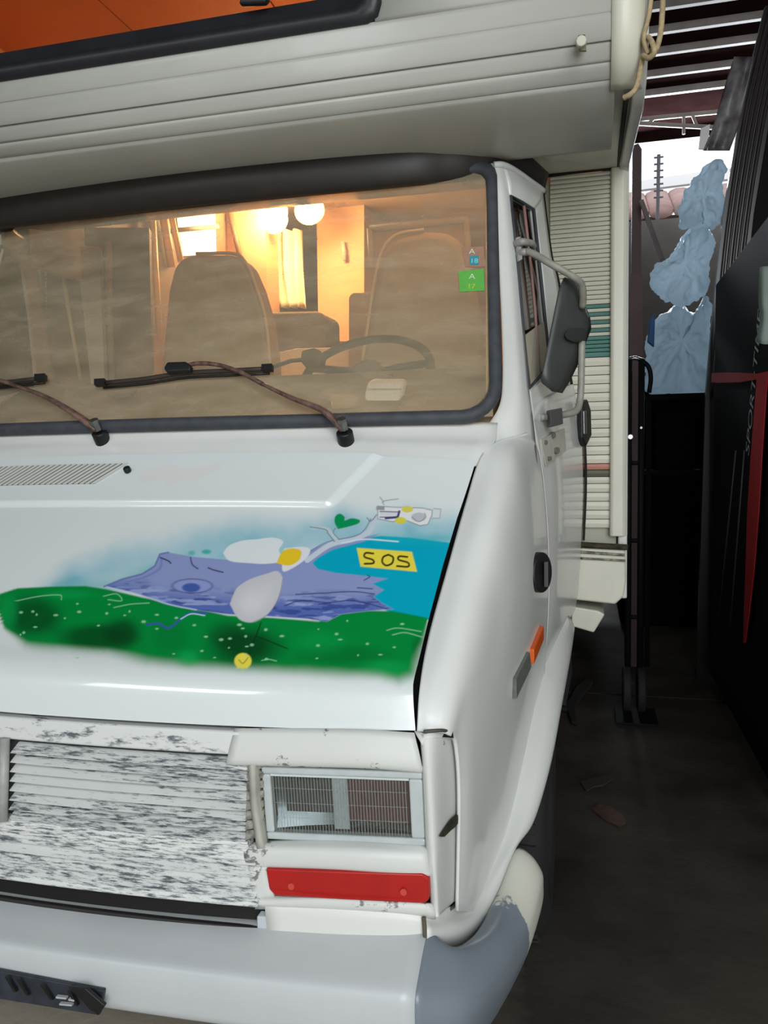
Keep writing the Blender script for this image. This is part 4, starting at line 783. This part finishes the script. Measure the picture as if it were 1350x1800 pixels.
step = prism('side_step', [(x, 1.50, z) for x, z in ((.97, .765), (1.045, .745), (1.082, .81), (1.06, .822), (.97, .835))], (0, .5, 0), CREAM, van, .006); mirrored(step)
patch('door_seam', [L([(954, 336, 1.21), (968, 450, 1.28), (981, 505, 1.32), (1003, 680, 1.44), (1024, 760, 1.50), (1028, 850, 1.51), (1024, 950, 1.51)]), L([(957, 336, 1.23), (972, 450, 1.30), (986, 505, 1.34), (1008, 680, 1.46), (1028, 760, 1.53), (1032, 850, 1.54), (1028, 950, 1.54)])], 3, 30, VOID, van, solid=0)
box('chassis', (-.8, .5, .30), (.8, 6.0, .86), VOID, van)
# ------------------------------------------------------------------ cab and living-room interior
WOOD = mat('warm_wood_lining', (196, 146, 92), .55, rgb2=(168, 118, 70), scale=4, stretch=(1, 1, 6))
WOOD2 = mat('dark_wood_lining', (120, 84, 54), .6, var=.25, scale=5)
PALE = mat('pale_panel', (206, 198, 180), .6, var=.08, scale=6)
SEAT = mat('beige_seat_cloth', (176, 160, 132), .95, var=.12, scale=25, bump=.3, bscale=200)
PIPE = mat('pale_piping', (214, 196, 160), .8)
SOFA = mat('brown_sofa_cloth', (110, 90, 66), .95, var=.2, scale=20)
FLOORI = mat('cabin_floor_lino', (90, 76, 60), .7)
lining = box('cabin_lining', (-1.09, 5.2, .88), (1.09, 5.24, 2.9), WOOD, van)
box('cabin_floor', (-1.1, 1.6, .86), (1.1, 5.2, .89), FLOORI, van); box('cab_floor', (-.80, .9, .83), (.80, 1.6, .86), FLOORI, van)
box('cabin_ceiling', (-1.1, 1.9, 2.94), (1.1, 5.2, 2.97), mat('cabin_ceiling_board', (214, 176, 122), .6), van)
box('alcove_bed_base', (-.78, 1.05, 2.25), (.78, 1.38, 2.28), WOOD, van)
for sg in (1, -1):
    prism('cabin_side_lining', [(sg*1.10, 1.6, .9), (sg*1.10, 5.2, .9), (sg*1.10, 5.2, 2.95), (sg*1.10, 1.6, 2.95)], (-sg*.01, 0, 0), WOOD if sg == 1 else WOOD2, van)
    prism('alcove_side_lining', [(sg*1.08, .68, 2.3), (sg*1.08, 1.9, 2.3), (sg*1.08, 1.9, 2.92), (sg*1.08, .68, 2.92)], (-sg*.01, 0, 0), WOOD, van)
AL = mat('alcove_ceiling_board', (226, 132, 54), .55, var=.12, scale=3)
for k in range(4): box('alcove_ceiling_board', (-1.08+k*.54, .62, 2.88), (-1.08+k*.54+.534, 1.9, 2.9), AL, van)
# cupboard carcass on the passenger side: dark face with a pale door
cup = prism('wardrobe', [P(82, 400, Y=1.49), P(262, 400, Y=1.49), P(268, 690, Y=1.49), P(82, 700, Y=1.49)], (-.02, .05, 0), WOOD2, van)
prism('wardrobe_door', [P(134, 432, Y=1.46), P(174, 434, Y=1.46), P(184, 672, Y=1.46), P(160, 676, Y=1.46)], (0, .02, 0), PALE, cup)
tube('wardrobe_edge', [P(104, 432, Y=1.46), P(120, 540, Y=1.46), P(142, 668, Y=1.46)], .008, mat('edge_strip', (220, 200, 160), .6), cup, 6)
tube('wardrobe_edge', [P(190, 426, Y=1.46), P(193, 540, Y=1.46), P(197, 672, Y=1.46)], .013, mat('edge_strip_brown', (150, 132, 104), .6), cup, 6)
# bright side window with curtain poles
WXP = -1.075
wl = prism('rear_window', [P(a, b, X=WXP) for a, b in ((312, 366), (378, 352), (380, 446), (322, 450))], (-.01, 0, 0), mat('daylit_window', (255, 246, 214), .5, emit=((255, 244, 205), 2.2)), van)
tube('window_bar', [P(306, 405, X=WXP+.01), P(382, 398, X=WXP+.01)], .014, mat('window_bar_grey', (170, 156, 124), .6), wl, 6)
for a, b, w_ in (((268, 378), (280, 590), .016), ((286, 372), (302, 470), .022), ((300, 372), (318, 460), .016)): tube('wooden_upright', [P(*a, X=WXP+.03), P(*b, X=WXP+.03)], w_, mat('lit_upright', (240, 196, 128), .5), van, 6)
ward2 = prism('kitchen_cupboard', [P(384, 362, Y=3.25), P(465, 350, Y=3.25), P(470, 560, Y=3.25), P(392, 560, Y=3.25)], (0, .2, 0), mat('pinkish_wood', (206, 156, 112), .5, var=.1, scale=5), van)
tube('cupboard_edge', [P(402, 366, Y=3.23), P(424, 460, Y=3.23)], .016, WOOD2, ward2, 6)
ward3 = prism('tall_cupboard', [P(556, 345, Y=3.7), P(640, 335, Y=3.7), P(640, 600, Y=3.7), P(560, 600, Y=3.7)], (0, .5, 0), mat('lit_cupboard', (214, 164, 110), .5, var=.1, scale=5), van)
tube('cupboard_handle', [P(603, 425, Y=3.68), P(607, 458, Y=3.68)], .015, PALE, ward3, 6)
prism('rear_bulkhead', [P(640, 395, Y=2.6), P(822, 380, Y=2.6), P(826, 640, Y=2.6), P(640, 640, Y=2.6)], (0, .05, 0), mat('bulkhead_board', (196, 160, 116), .6, var=.1, scale=5), van)
for a, b in (((650, 402), (820, 386)), ((820, 386), (824, 470)), ((650, 402), (654, 470))): tube('bulkhead_frame', [P(*a, Y=2.58), P(*b, Y=2.58)], .016, PALE, van, 6)
sofa = prism('bench_seat', [P(466, 548, Y=3.0), P(560, 546, Y=3.0), P(570, 556, Y=3.0), P(572, 690, Y=3.0), P(466, 690, Y=3.0)], (0, .3, 0), SOFA, van, .03)
prism('bench_headrest', [P(612, 522, Y=2.2), P(618, 514, Y=2.2), P(650, 514, Y=2.2), P(660, 522, Y=2.2), P(660, 690, Y=2.2), P(612, 690, Y=2.2)], (0, .12, 0), SEAT, van, .02)
prism('white_cushion', [P(474, 622, Y=2.4), P(520, 612, Y=2.4), P(612, 610, Y=2.4), P(616, 680, Y=2.4), P(474, 680, Y=2.4)], (0, .08, 0), mat('white_cushion_cloth', (248, 240, 220), .9), van, .01)
tab = box('dinette_table', (P(478, 640, Y=2.5)[0], 2.0, 1.56), (P(622, 640, Y=2.4)[0], 2.9, 1.585), mat('white_table_top', (240, 232, 210), .4), van, .008)
tableg = box('table_leg', (P(545, 640, Y=2.6)[0]-.03, 2.5, .89), (P(545, 640, Y=2.6)[0]+.03, 2.56, 1.565), STEEL, tab)
# lamps
def lamp_fix(px, py, Y, w_, h_, power):
    c = P(px, py, Y=Y); b = bpy.data.meshes.new('ceiling_lamp'); bm = bmesh.new(); bmesh.ops.create_uvsphere(bm, u_segments=20, v_segments=12, radius=1)
    for v_ in bm.verts: v_.co = Vector((v_.co.x*w_, v_.co.y*.06, v_.co.z*h_))+Vector(map(float, c))-origin_of(van)
    for f_ in bm.faces: f_.smooth = True
    bm.to_mesh(b); bm.free(); b.materials.append(mat('lit_lamp_glass', (255, 226, 160), .4, emit=((255, 214, 130), 7))); o = link(bpy.data.objects.new('ceiling_lamp', b), van)
    box('lamp_base', (c[0]-.05, c[1]+.03, c[2]+h_*.6), (c[0]+.05, c[1]+.10, c[2]+h_*1.1), PALE, o)
    l = bpy.data.lights.new('bulb', 'POINT'); l.energy = power; l.color = (1, .70, .36); l.shadow_soft_size = .08; lo = bpy.data.objects.new('bulb', l); lo.location = (c[0], c[1]-.15, c[2]); COL.objects.link(lo)
lamp_fix(482, 386, 3.3, .085, .085, 36)
lamp_fix(544, 370, 3.4, .095, .085, 36)
l = bpy.data.lights.new('alcove_bulb', 'POINT'); l.energy = 9; l.color = (1, .55, .18); l.shadow_soft_size = .06; lo = bpy.data.objects.new('alcove_bulb', l); lo.location = (.62, 1.3, 2.62); COL.objects.link(lo)
# dashboard
dash = patch('dashboard', [[np.array([x, wy(x, 1.44)+.02, 1.435]) for x in np.linspace(-.80, .80, 7)], [np.array([x, .80+.04*x*x, 1.50]) for x in np.linspace(-.80, .80, 7)], [np.array([x, .98, 1.585]) for x in np.linspace(-.80, .80, 7)], [np.array([x, 1.04, 1.575]) for x in np.linspace(-.80, .80, 7)], [np.array([x, 1.06, 1.15]) for x in np.linspace(-.80, .80, 7)]], 20, 16, mat('dusty_dashboard', (150, 134, 112), .85, var=.25, scale=9), van, solid=.01)
# seats
def seat(name, outline, Y, piping):
    cush = prism(name, [P(a, b, Y=Y) for a, b in outline], (0, .13, 0), SEAT, van, .035)
    tube('seat_piping', [P(a, b, Y=Y+.01) for a, b in piping], .007, PIPE, cush, 6, 30)
    xs = [P(a, b, Y=Y)[0] for a, b in outline]; box('seat_cushion', (min(xs), Y-.42, 1.18), (max(xs), Y+.05, 1.32), SEAT, cush, .04)
    box('seat_base', (min(xs)+.04, Y-.36, .89), (max(xs)-.04, Y, 1.19), BLACK, cush)
    return cush
seat('driver_seat', [(622, 720), (632, 640), (648, 545), (660, 478), (674, 436), (700, 412), (745, 404), (790, 406), (812, 428), (828, 480), (842, 560), (852, 720)], 1.62, [(636, 640), (648, 560), (658, 490), (672, 440), (698, 413), (745, 404)])
seat('passenger_seat', [(276, 720), (284, 620), (294, 510), (304, 468), (320, 450), (345, 446), (410, 446), (432, 462), (450, 505), (466, 560), (476, 640), (478, 720)], 1.62, [(345, 446), (410, 446), (432, 462), (450, 505), (466, 560), (475, 645)])
# steering wheel
sc_ = P(645, 655, Y=1.2); R_ = .205; nrmv = Vector((0, -.62, .78)).normalized(); s1 = Vector((1, 0, 0)); s2 = nrmv.cross(s1)
sw_ = tube('steering_wheel', [np.array(Vector(map(float, sc_))+s1*(R_*math.cos(a))+s2*(R_*math.sin(a))) for a in np.linspace(0, 2*math.pi, 41)[:-1]], .014, mat('steering_rim', (58, 48, 38), .6), van, 10, 0, closed=True)
for a in (.2, 2.94, -1.57): tube('wheel_spoke', [sc_, np.array(Vector(map(float, sc_))+s1*(R_*math.cos(a))+s2*(R_*math.sin(a)))], .013, BLACK, sw_, 8)
disc('wheel_hub', sc_-np.array(nrmv)*.01, nrmv, .05, .03, mat('hub_brown', (80, 70, 56), .6), sw_, 18, .006)
tube('steering_column', [sc_, sc_+np.array([0, -.16, -.2])], .03, BLACK, sw_, 10)
prism('column_switch', [P(a, b, Y=1.12) for a, b in ((527, 634), (530, 616), (552, 611), (566, 626), (562, 646), (540, 650))], (0, .05, 0), mat('switch_brown', (70, 58, 44), .6), van, .006)
tube('switch_stalk', [P(478, 646, Y=1.12), P(512, 634, Y=1.12), P(535, 632, Y=1.13)], .007, BLACK, van, 8)
# ------------------------------------------------------------------ loose things in the cab
def dashY(px, py):
    y = .7
    for _ in range(30):
        q = P(px, py, Y=y); zs_ = np.interp(y, [.56, .80, .98], [1.445, 1.51, 1.595]); y += (q[2]-zs_)*-.8 if False else 0
        # march: find where the ray meets the dashboard top
        break
    best = min(np.linspace(.58, .98, 200), key=lambda yy: abs(P(px, py, Y=yy)[2]-np.interp(yy, [.56, .80, .98], [1.445, 1.512, 1.597])))
    return P(px, py, Y=best)
a = dashY(636, 716)+np.array([0, 0, .014]); b_ = dashY(705, 706)+np.array([0, 0, .014])
bxv = np.array([b_[0]-a[0], b_[1]-a[1], b_[2]-a[2]]); bxv[2] = 0; up3 = np.array([0, -.15, 1.])
hbox = .056
case = prism('tissue_box', [a, a+bxv, a+bxv+np.array([0, .05, hbox]), a+np.array([0, .05, hbox])], (.0, .055, .015), mat('white_box', (238, 240, 236), .5, var=.04, scale=10), None, .012, label='white rounded plastic box lying on the dashboard by the steering wheel', cat='box')
prism('box_lid_line', [a+np.array([.004, .028-.006, hbox*.62]), a+bxv+np.array([-.004, .028-.006, hbox*.62]), a+bxv+np.array([-.004, .03-.006, hbox*.66]), a+np.array([.004, .03-.006, hbox*.66])], (0, .004, 0), mat('lid_line_grey', (190, 192, 190), .5), case)
pp = [dashY(*q)+np.array([0, 0, .018]) for q in ((578, 708), (626, 710), (630, 722), (626, 734), (584, 736))]
prism('folded_brochure', pp, (0, 0, .006), mat('dark_print', (40, 46, 50), .7, rgb2=(90, 92, 90), scale=30, stretch=(1, 4, 1)), None, label='dark crumpled brochure lying under the windscreen behind the wiper pivot', cat='brochure')
pp = [dashY(*q)+np.array([0, 0, .016]) for q in ((186, 706), (200, 698), (228, 699), (242, 700), (232, 708), (205, 712))]
prism('flat_dish', pp, (0, 0, .012), mat('dish_brown', (84, 74, 64), .5), None, .003, label='small dark flat dish on the dashboard behind the wiper blade', cat='dish')
tb = [dashY(634, 690)+np.array([0, 0, .012]), dashY(690, 672)+np.array([0, 0, .02])]
tube('pencil', tb, .006, mat('brown_stick', (120, 92, 66), .6), None, 8, label='thin brown stick lying on the dashboard behind the white box', cat='stick')
# curtain by the lamps
rows = []
for i in range(12):
    t = i/11; row = []
    for j in range(24):
        u = j/23; x0 = np.interp(t, [0, .5, 1], [470, 474, 488]); x1 = np.interp(t, [0, .5, 1], [528, 530, 536]); q = P(x0+(x1-x0)*u, 404+138*t, Y=3.56)
        row.append(q+np.array([0, .03*math.sin(u*20+t), 0]))
    rows.append(row)
v, f = grid(rows); mobj('curtain', v, f, mat('cream_curtain', (250, 240, 205), .9), None, smooth=True, solid=.004, label='cream curtain hanging beneath the two lit lamps inside the van', cat='curtain')
# ------------------------------------------------------------------ rope on the corner
ROPE = mat('sisal_rope', (176, 156, 120), .9, var=.3, scale=90)
rp1 = [(1168, -60), (1163, 40), (1156, 80), (1148, 92), (1138, 88), (1133, 78), (1138, 66), (1146, 74), (1150, 92), (1140, 102), (1131, 98), (1128, 110), (1122, 140), (1117, 156), (1108, 166), (1096, 172)]
rope = tube('tied_rope', [P(a, b, Y=.60-.02*math.sin(i)) for i, (a, b) in enumerate(rp1)], .006, ROPE, None, 7, 90, label='pale rope knotted and hanging at the right corner of the alcove', cat='rope')
tube('rope_strand', [P(a, b, Y=.60) for a, b in ((1150, -60), (1142, 20), (1132, 62), (1134, 80), (1140, 94))], .005, ROPE, rope, 7, 40)
# ------------------------------------------------------------------ clutter along the aisle
BAG0 = mat('milky_plastic_bag', (196, 212, 222), .35, var=.12, scale=9, spec=.7, bump=.5, bscale=14)
BAG = bpy.data.materials.new('translucent_bag'); BAG.use_nodes = True; N = BAG.node_tree.nodes; K = BAG.node_tree.links; b = N['Principled BSDF']
b.inputs['Base Color'].default_value = (*lin((206, 220, 230)), 1); b.inputs['Roughness'].default_value = .3
tl_ = N.new('ShaderNodeBsdfTranslucent'); tl_.inputs[0].default_value = (*lin((214, 228, 238)), 1); ms = N.new('ShaderNodeMixShader'); ms.inputs[0].default_value = .8
K.new(b.outputs[0], ms.inputs[1]); K.new(tl_.outputs[0], ms.inputs[2]); K.new(ms.outputs[0], N['Material Output'].inputs[0])
def bag(outline, Y, dep, label, seed, grp='plastic bags piled beside the van'):
    rngb = random.Random(seed); pts = [P(a, b, Y=Y) for a, b in outline]; n_ = 40
    ring = cr(pts+[pts[0]], n_+1)[:-1]; cen_ = sum(ring)/n_; rows = []
    levels = [(-1, .26), (-.93, .46), (-.7, .70), (-.4, .90), (0, 1.0), (.4, .9), (.7, .7), (.93, .46), (1, .26)]
    for lv_, sc2 in levels:
        row = []
        for i, p in enumerate(ring):
            wv = 1+(.05*math.sin(i*.8+lv_*3+seed)+.03*math.sin(i*1.9+lv_*7))*max(0, sc2-.6)+rngb.uniform(-.02, .02)*(3 if sc2 < .8 else 1)
            if abs(lv_) < .01: wv = 1+rngb.uniform(-.008, .008)
            row.append(cen_+(p-cen_)*sc2*wv+np.array([0, lv_*dep*(1+.12*math.sin(i*.9+seed)*sc2)+.05*math.sin(p[0]*25+p[2]*17+seed)*sc2*(1 if lv_ < 0 else 0), 0]))
        rows.append(row)
    vs_ = [p for r in rows for p in r]; fs_ = [(i*n_+j, i*n_+(j+1) % n_, (i+1)*n_+(j+1) % n_, (i+1)*n_+j) for i in range(len(rows)-1) for j in range(n_)]+[tuple(range(n_)), tuple((len(rows)-1)*n_+j for j in range(n_))]
    o = mobj('plastic_bag', vs_, fs_, BAG, None, smooth=True, label=label, cat='bag', group=grp)
    s = o.modifiers.new('sub', 'SUBSURF'); s.levels = s.render_levels = 2
    t = bpy.data.textures.new('crumple', 'CLOUDS'); t.noise_scale = .13; dm = o.modifiers.new('d', 'DISPLACE'); dm.texture = t; dm.strength = .085; dm.mid_level = .5
    t2_ = bpy.data.textures.new('fine_crumple', 'CLOUDS'); t2_.noise_scale = .05; d2 = o.modifiers.new('d2', 'DISPLACE'); d2.texture = t2_; d2.strength = .04; d2.mid_level = .5
    return o
bag([(1132, 690), (1134, 640), (1142, 590), (1160, 556), (1190, 535), (1220, 548), (1246, 520), (1252, 600), (1248, 690), (1190, 696)], 4.3, .24, 'largest milky plastic bag at the bottom of the bag pile', 1)
bag([(1137, 498), (1150, 470), (1172, 452), (1190, 430), (1226, 382), (1256, 412), (1248, 470), (1240, 520), (1200, 537), (1168, 530)], 4.06, .13, 'crumpled bluish plastic bag in the middle of the pile', 2)
bag([(1194, 400), (1197, 350), (1214, 318), (1240, 285), (1268, 280), (1272, 340), (1262, 400), (1236, 395), (1215, 405)], 3.78, .11, 'topmost shiny grey plastic bag against the grooved door', 3)
RACKM = mat('black_rack_metal', (12, 12, 13), .8, spec=.1)
rack = empty('storage_rack', (1.62, 4.2, 0), 'black storage rack under the pile of plastic bags', 'rack')
zt = P(1190, 694, Y=4.1)[2]
box('rack_shelf', (1.36, 3.9, zt-.04), (1.95, 4.6, zt-.005), RACKM, rack); box('rack_shelf', (1.36, 3.9, zt-.50), (1.95, 4.6, zt-.47), RACKM, rack)
for x in (1.37, 1.93):
    for y in (3.91, 4.57): box('rack_leg', (x, y, 0), (x+.03, y+.03, zt-.03), RACKM, rack)
box('floor_shade_blocker', (1.26, 5.1, 0), (2.7, 6.4, 1.85), mat('blocker_dark', (20, 18, 18), .9, spec=0, var=.2), None, .05, label='tall pallet added behind the storage rack to shade the floor', cat='blocker')  # added dark block that keeps the barn-end light off the aisle floor
box('storage_crate', (1.42, 3.95, zt-.467), (1.66, 4.45, zt-.12), mat('crate_black', (16, 15, 16), .95, spec=0), None, .01, label='black crate on the lower rack shelf, nearer the van', cat='crate')
box('storage_crate', (1.69, 3.97, zt-.467), (1.90, 4.45, zt-.16), mat('crate_black2', (16, 14, 14), .95, spec=0), None, .01, label='smaller black crate on the lower rack shelf, nearer the folded table', cat='crate')
BROWN = mat('dark_brown_board', (72, 50, 46), .6, var=.2, scale=8, stretch=(1, 1, .2))
prism('upright_board', [P(1112, 256, Y=4.6), P(1122, 252, Y=4.6), P(1128, 262, Y=4.6), (P(1128, 262, Y=4.6)[0], 4.6, 0), (P(1112, 256, Y=4.6)[0]-.02, 4.6, 0)], (0, .05, 0), BROWN, None, label='tall dark brown board standing upright beside the van body', cat='board')
prism('slanted_plank', [P(1124, 352, Y=4.48), P(1131, 350, Y=4.48), P(1252, 690, Y=4.57), P(1236, 693, Y=4.57)], (0, .03, 0), mat('grey_plank', (104, 92, 90), .6, var=.2), None, label='slanted grey plank beside the tall board left of the bags', cat='plank')
prism('leaning_sheet', [P(1108, 480, Y=3.9), P(1130, 486, Y=3.9), P(1130, 610, Y=3.9), (P(1128, 700, Y=3.9)[0], 3.9, 0), (P(1108, 600, Y=3.9)[0], 3.9, 0)], (0, .03, 0), mat('maroon_board', (70, 40, 40), .6, var=.2), None, label='maroon sheet leaning low beside the van body', cat='board')
prism('blue_tarp', [P(1138, 600, Y=4.0), P(1142, 560, Y=4.0), P(1152, 548, Y=4.0), P(1150, 610, Y=4.0)], (0, .05, 0), mat('blue_cloth', (40, 84, 130), .7), None, .01, label='scrap of blue tarp left of the lowest plastic bag', cat='tarp')
ht = empty('hand_truck', (1.24, 3.0, 0), 'dark hand truck with a bright top bar beside the van rear', 'hand truck')
DK = mat('black_tube_frame', (13, 13, 14), .7, spec=.15)
tube('top_bar', [P(1102, 632, Y=3.0), P(1116, 629, Y=3.0), P(1132, 634, Y=3.0)], .011, STEEL, ht, 8)
for x in (1106, 1128): q = P(x, 632, Y=3.0); tube('frame_tube', [q, (q[0], 3.0, .12)], .016, DK, ht, 8)
tube('curved_handle', [P(1128, 634, Y=3.0), P(1140, 645, Y=2.98), P(1144, 665, Y=2.98), P(1141, 690, Y=3.0)], .012, DK, ht, 8, 16)
for zz_ in (.5, .9, 1.3): q0 = P(1106, 632, Y=3.0); q1 = P(1128, 632, Y=3.0); tube('cross_bar', [(q0[0], 3.0, zz_), (q1[0], 3.0, zz_)], .012, DK, ht, 8)
disc('reflector_disc', P(1108, 768, Y=2.97), (0, -1, 0), .012, .008, mat('white_reflector', (245, 245, 250), .1, 0, spec=1), ht, 12); disc('reflector_disc', P(1127, 752, Y=2.97), (0, -1, 0), .006, .008, mat('white_reflector2', (220, 220, 225), .1), ht, 10)
for x in (1104, 1130): q = P(x, 632, Y=3.0); disc('truck_wheel', (q[0]-.02, 3.0, .12), (1, 0, 0), .12, .04, TIRE, ht, 24, .01)
prism('toe_bar', [(1.16, 2.75, .01), (1.36, 2.75, .01), (1.36, 3.0, .01), (1.16, 3.0, .01)], (0, 0, .01), DK, ht)
# grooved door leaning behind the folded table
dr = empty('grooved_door', (2.0, 3.62, 0), 'dark brown grooved door standing behind the folded table', 'door')
DOORM = mat('glossy_dark_brown', (20, 14, 13), .3, var=.2, scale=10, stretch=(4, 4, .3))
gl0 = [(1345, 10), (1302, 190), (1271, 380), (1252, 560), (1240, 700)]
lp0 = [P(a, b, Y=3.62) for a, b in gl0]; base = (lp0[-1][0]-.03, 3.62, 0)
prism('door_leaf', lp0+[base, (2.5, 3.62, 0), (2.5, 3.62, 3.7)], (0, .05, 0), DOORM, dr)
for k in range(5): tube('door_groove', [p+np.array([.03+.025*k, -.004, 0]) for p in lp0], .008 if k % 2 else .011, mat('groove_sheen', (44, 38, 38), .22, var=.2), dr, 6, 20)
prism('door_stile', [p+np.array([.16, -.02, 0]) for p in lp0]+[np.array([base[0]+.16, 3.60, 0]), np.array([base[0]+.30, 3.60, 0])]+[p+np.array([.30, -.02, 0]) for p in lp0[::-1]], (0, .02, 0), mat('black_stile', (8, 7, 7), .6, spec=.1), dr)
rows = [[P(x, y, Y=3.575+.02*math.sin(x*.2+y*.03)) for x in xs] for y, xs in ((100, (1290, 1305, 1318, 1326)), (160, (1272, 1288, 1300, 1312)), (220, (1254, 1270, 1284, 1298)), (265, (1236, 1252, 1268, 1282)))]
patch('plastic_sheet', rows, 16, 12, mat('dusty_clear_sheet', (120, 116, 118), .4, rgb2=(52, 46, 48), scale=9), None, solid=.003, label='grey plastic sheet draped over the top of the grooved door', cat='plastic sheet')
prism('paper_flap', [P(1228, 262, Y=3.57), P(1232, 226, Y=3.57), P(1248, 218, Y=3.57), P(1244, 264, Y=3.57)], (0, .006, 0), mat('pale_flap', (200, 196, 196), .7), None, label='pale paper flap hanging below the plastic sheet', cat='paper')
# folded table-tennis table in the aisle
TX = 1.69
tt_ = empty('folded_table', (1.78, 2.5, 0), 'black folded games table standing on edge, red strap around it', 'table')
TBL = mat('table_black', (7, 7, 9), .7, spec=.1, var=.15, scale=8)
def tq(py, px): return P(px, py, X=TX)
e0, e1 = P(1238, 700, Y=3.45), P(1246, 560, Y=3.45)
box('table_top', (TX, 1.75, .10), (TX+.025, 3.42, 2.25), TBL, tt_, .006); box('table_top', (TX+.11, 1.75, .10), (TX+.135, 3.42, 2.25), TBL, tt_, .006)
for y in (1.9, 3.2): box('table_leg', (TX+.04, y, 0), (TX+.09, y+.05, 2.0), DK, tt_)
for y in (1.92, 3.22): disc('caster', (TX+.05, y, .05), (1, 0, 0), .05, .03, TIRE, tt_, 16)
LET = mat('table_lettering', (190, 198, 206), .5)
o = P(1316, 804, X=TX-.004); o2 = P(1343, 505, X=TX-.004); xd = o2-o
ppx = P(1298, 800, X=TX-.004)-o; yd = ppx-xd*(ppx@xd)/(xd@xd)
lt = text('table_lettering', 'SPORT·TIME', o, xd, yd, float(np.linalg.norm(xd))/6.2, LET, tt_)
for x0, x1 in ((1294, 1262), (1309, 1284)): tube('table_line', [P(x0, 792, X=TX-.001), P((x0+x1)/2, 950, X=TX-.001), P(x1, 1100, X=TX-.001)], .005, mat('table_line_white', (80, 82, 86), .5), tt_, 6)
STR = mat('red_webbing', (196, 26, 34), .6, var=.15, scale=30)
def strip(name, pts, **kw):
    vs_ = []; 
    for a, b, c, d in pts: vs_ += [P(a, b, X=TX-.012), P(c, d, X=TX-.012)]
    return mobj(name, vs_, [(2*i, 2*i+1, 2*i+3, 2*i+2) for i in range(len(pts)-1)], STR, solid=.004, **kw)
stp = strip('red_strap', [(1251, 656, 1250, 672), (1262, 655, 1262, 673), (1300, 655, 1300, 672), (1330, 657, 1330, 667), (1352, 652, 1352, 664)], label='red webbing strap tied around the folded table', cat='strap')
strip('strap_tail', [(1332, 662, 1352, 656), (1330, 690, 1348, 692), (1322, 790, 1341, 792), (1315, 900, 1335, 900), (1312, 1000, 1327, 1000), (1309, 1080, 1318, 1080), (1308, 1130, 1311, 1130)], parent=stp)
cloth = patch('grey_cloth', [[P(1334, 470, Y=1.62), P(1345, 468, Y=1.6), P(1372, 470, Y=1.6)], [P(1333, 530, Y=1.62), P(1344, 532, Y=1.58), P(1372, 535, Y=1.6)], [P(1336, 560, Y=1.62), P(1346, 556, Y=1.58), P(1372, 560, Y=1.6)], [P(1328, 600, Y=1.62), P(1342, 605, Y=1.58), P(1372, 604, Y=1.6)]], 14, 10, mat('grey_green_cloth', (128, 140, 134), .9, var=.15), None, solid=.006, label='grey green cloth hanging over the near end of the folded table', cat='cloth')
box('slate_board', (1.70, 1.45, 0), (1.74, 1.62, 1.35), mat('slate_panel', (58, 64, 66), .6), None, .004, label='narrow slate grey panel standing at the near end of the folded table', cat='panel')
# floor litter
wr = [P(a, b, Z=.004) for a, b in ((1040, 1424), (1052, 1415), (1074, 1420), (1096, 1436), (1100, 1448), (1088, 1455), (1062, 1442))]
prism('flattened_wrapper', wr, (0, 0, .006), mat('rusty_wrapper', (84, 52, 40), .7, rgb2=(58, 38, 30), scale=40), None, label='flat rusty brown wrapper lying on the aisle floor', cat='wrapper')
lf = [P(a, b, Z=.01) for a, b in ((986, 1250), (1002, 1232), (1012, 1212), (1028, 1200), (1042, 1202), (1036, 1214), (1022, 1228), (1010, 1250), (1016, 1278), (1004, 1272), (998, 1252))]
prism('rag', lf, (0, 0, .02), mat('dark_rag', (34, 30, 26), .9), None, .006, label='dark crumpled rag on the floor beside the front wheel', cat='rag')
df = [P(a, b, Z=.003) for a, b in ((1020, 1376), (1040, 1370), (1056, 1366), (1074, 1362), (1078, 1370), (1060, 1382), (1044, 1384), (1030, 1392))]
prism('dry_leaf', df, (0, 0, .006), mat('leaf_brown', (50, 42, 34), .9), None, label='dark dried leaf on the aisle floor above the rusty wrapper', cat='leaf')
# ------------------------------------------------------------------ outside, seen past the roof edge
hs = empty('neighbour_house', (3, 22, 0), 'pale house with tiled roof beyond the open end of the barn', 'house')
box('house_wall', (0, 22, 0), (12, 26, P(1180, 378, Y=22)[2]), mat('house_render', (96, 82, 78), .8), hs)
zr = P(1180, 372, Y=21.6)[2]; TILE = mat('roof_tile', (176, 140, 134), .8, var=.2, scale=3)
for k in range(14):
    x = 1.0+k*.62
    v, f = sweep([(x, 21.5, zr), (x, 23.2, zr+.9)], .34, 10, flat=.55); mobj('roof_tile', v, f, TILE, hs, smooth=True)
q0, q1 = P(1126, 330, Y=23.5), P(1236, 302, Y=23.5)
prism('roof_fascia', [P(1122, 318, Y=23.5), P(1300, 292, Y=23.5), P(1300, 312, Y=23.5), P(1122, 334, Y=23.5)], (0, .2, 0), mat('white_fascia', (235, 232, 230), .7), hs)
q = P(1158, 272, Y=16); ant = empty('antenna_mast', (q[0], 16, 0), 'thin antenna mast standing outside against the white sky', 'antenna')
tube('mast', [q, (P(1150, 390, Y=16)[0], 16, 0)], .035, mat('mast_grey', (70, 68, 70), .6), ant, 8)
for k in range(7): z = q[2]-.05-.13*k; tube('mast_rung', [(q[0]-.09, 16, z), (q[0]+.09, 16, z)], .018, mat('rung_grey', (80, 78, 80), .6), ant, 6)
gb = bpy.data.objects
g = box('yard_ground', (-12, 12.5, -.3), (20, 40, -.02), mat('yard_gravel', (120, 115, 108), .9, var=.2), kind='structure'); g.name = 'floor_yard'
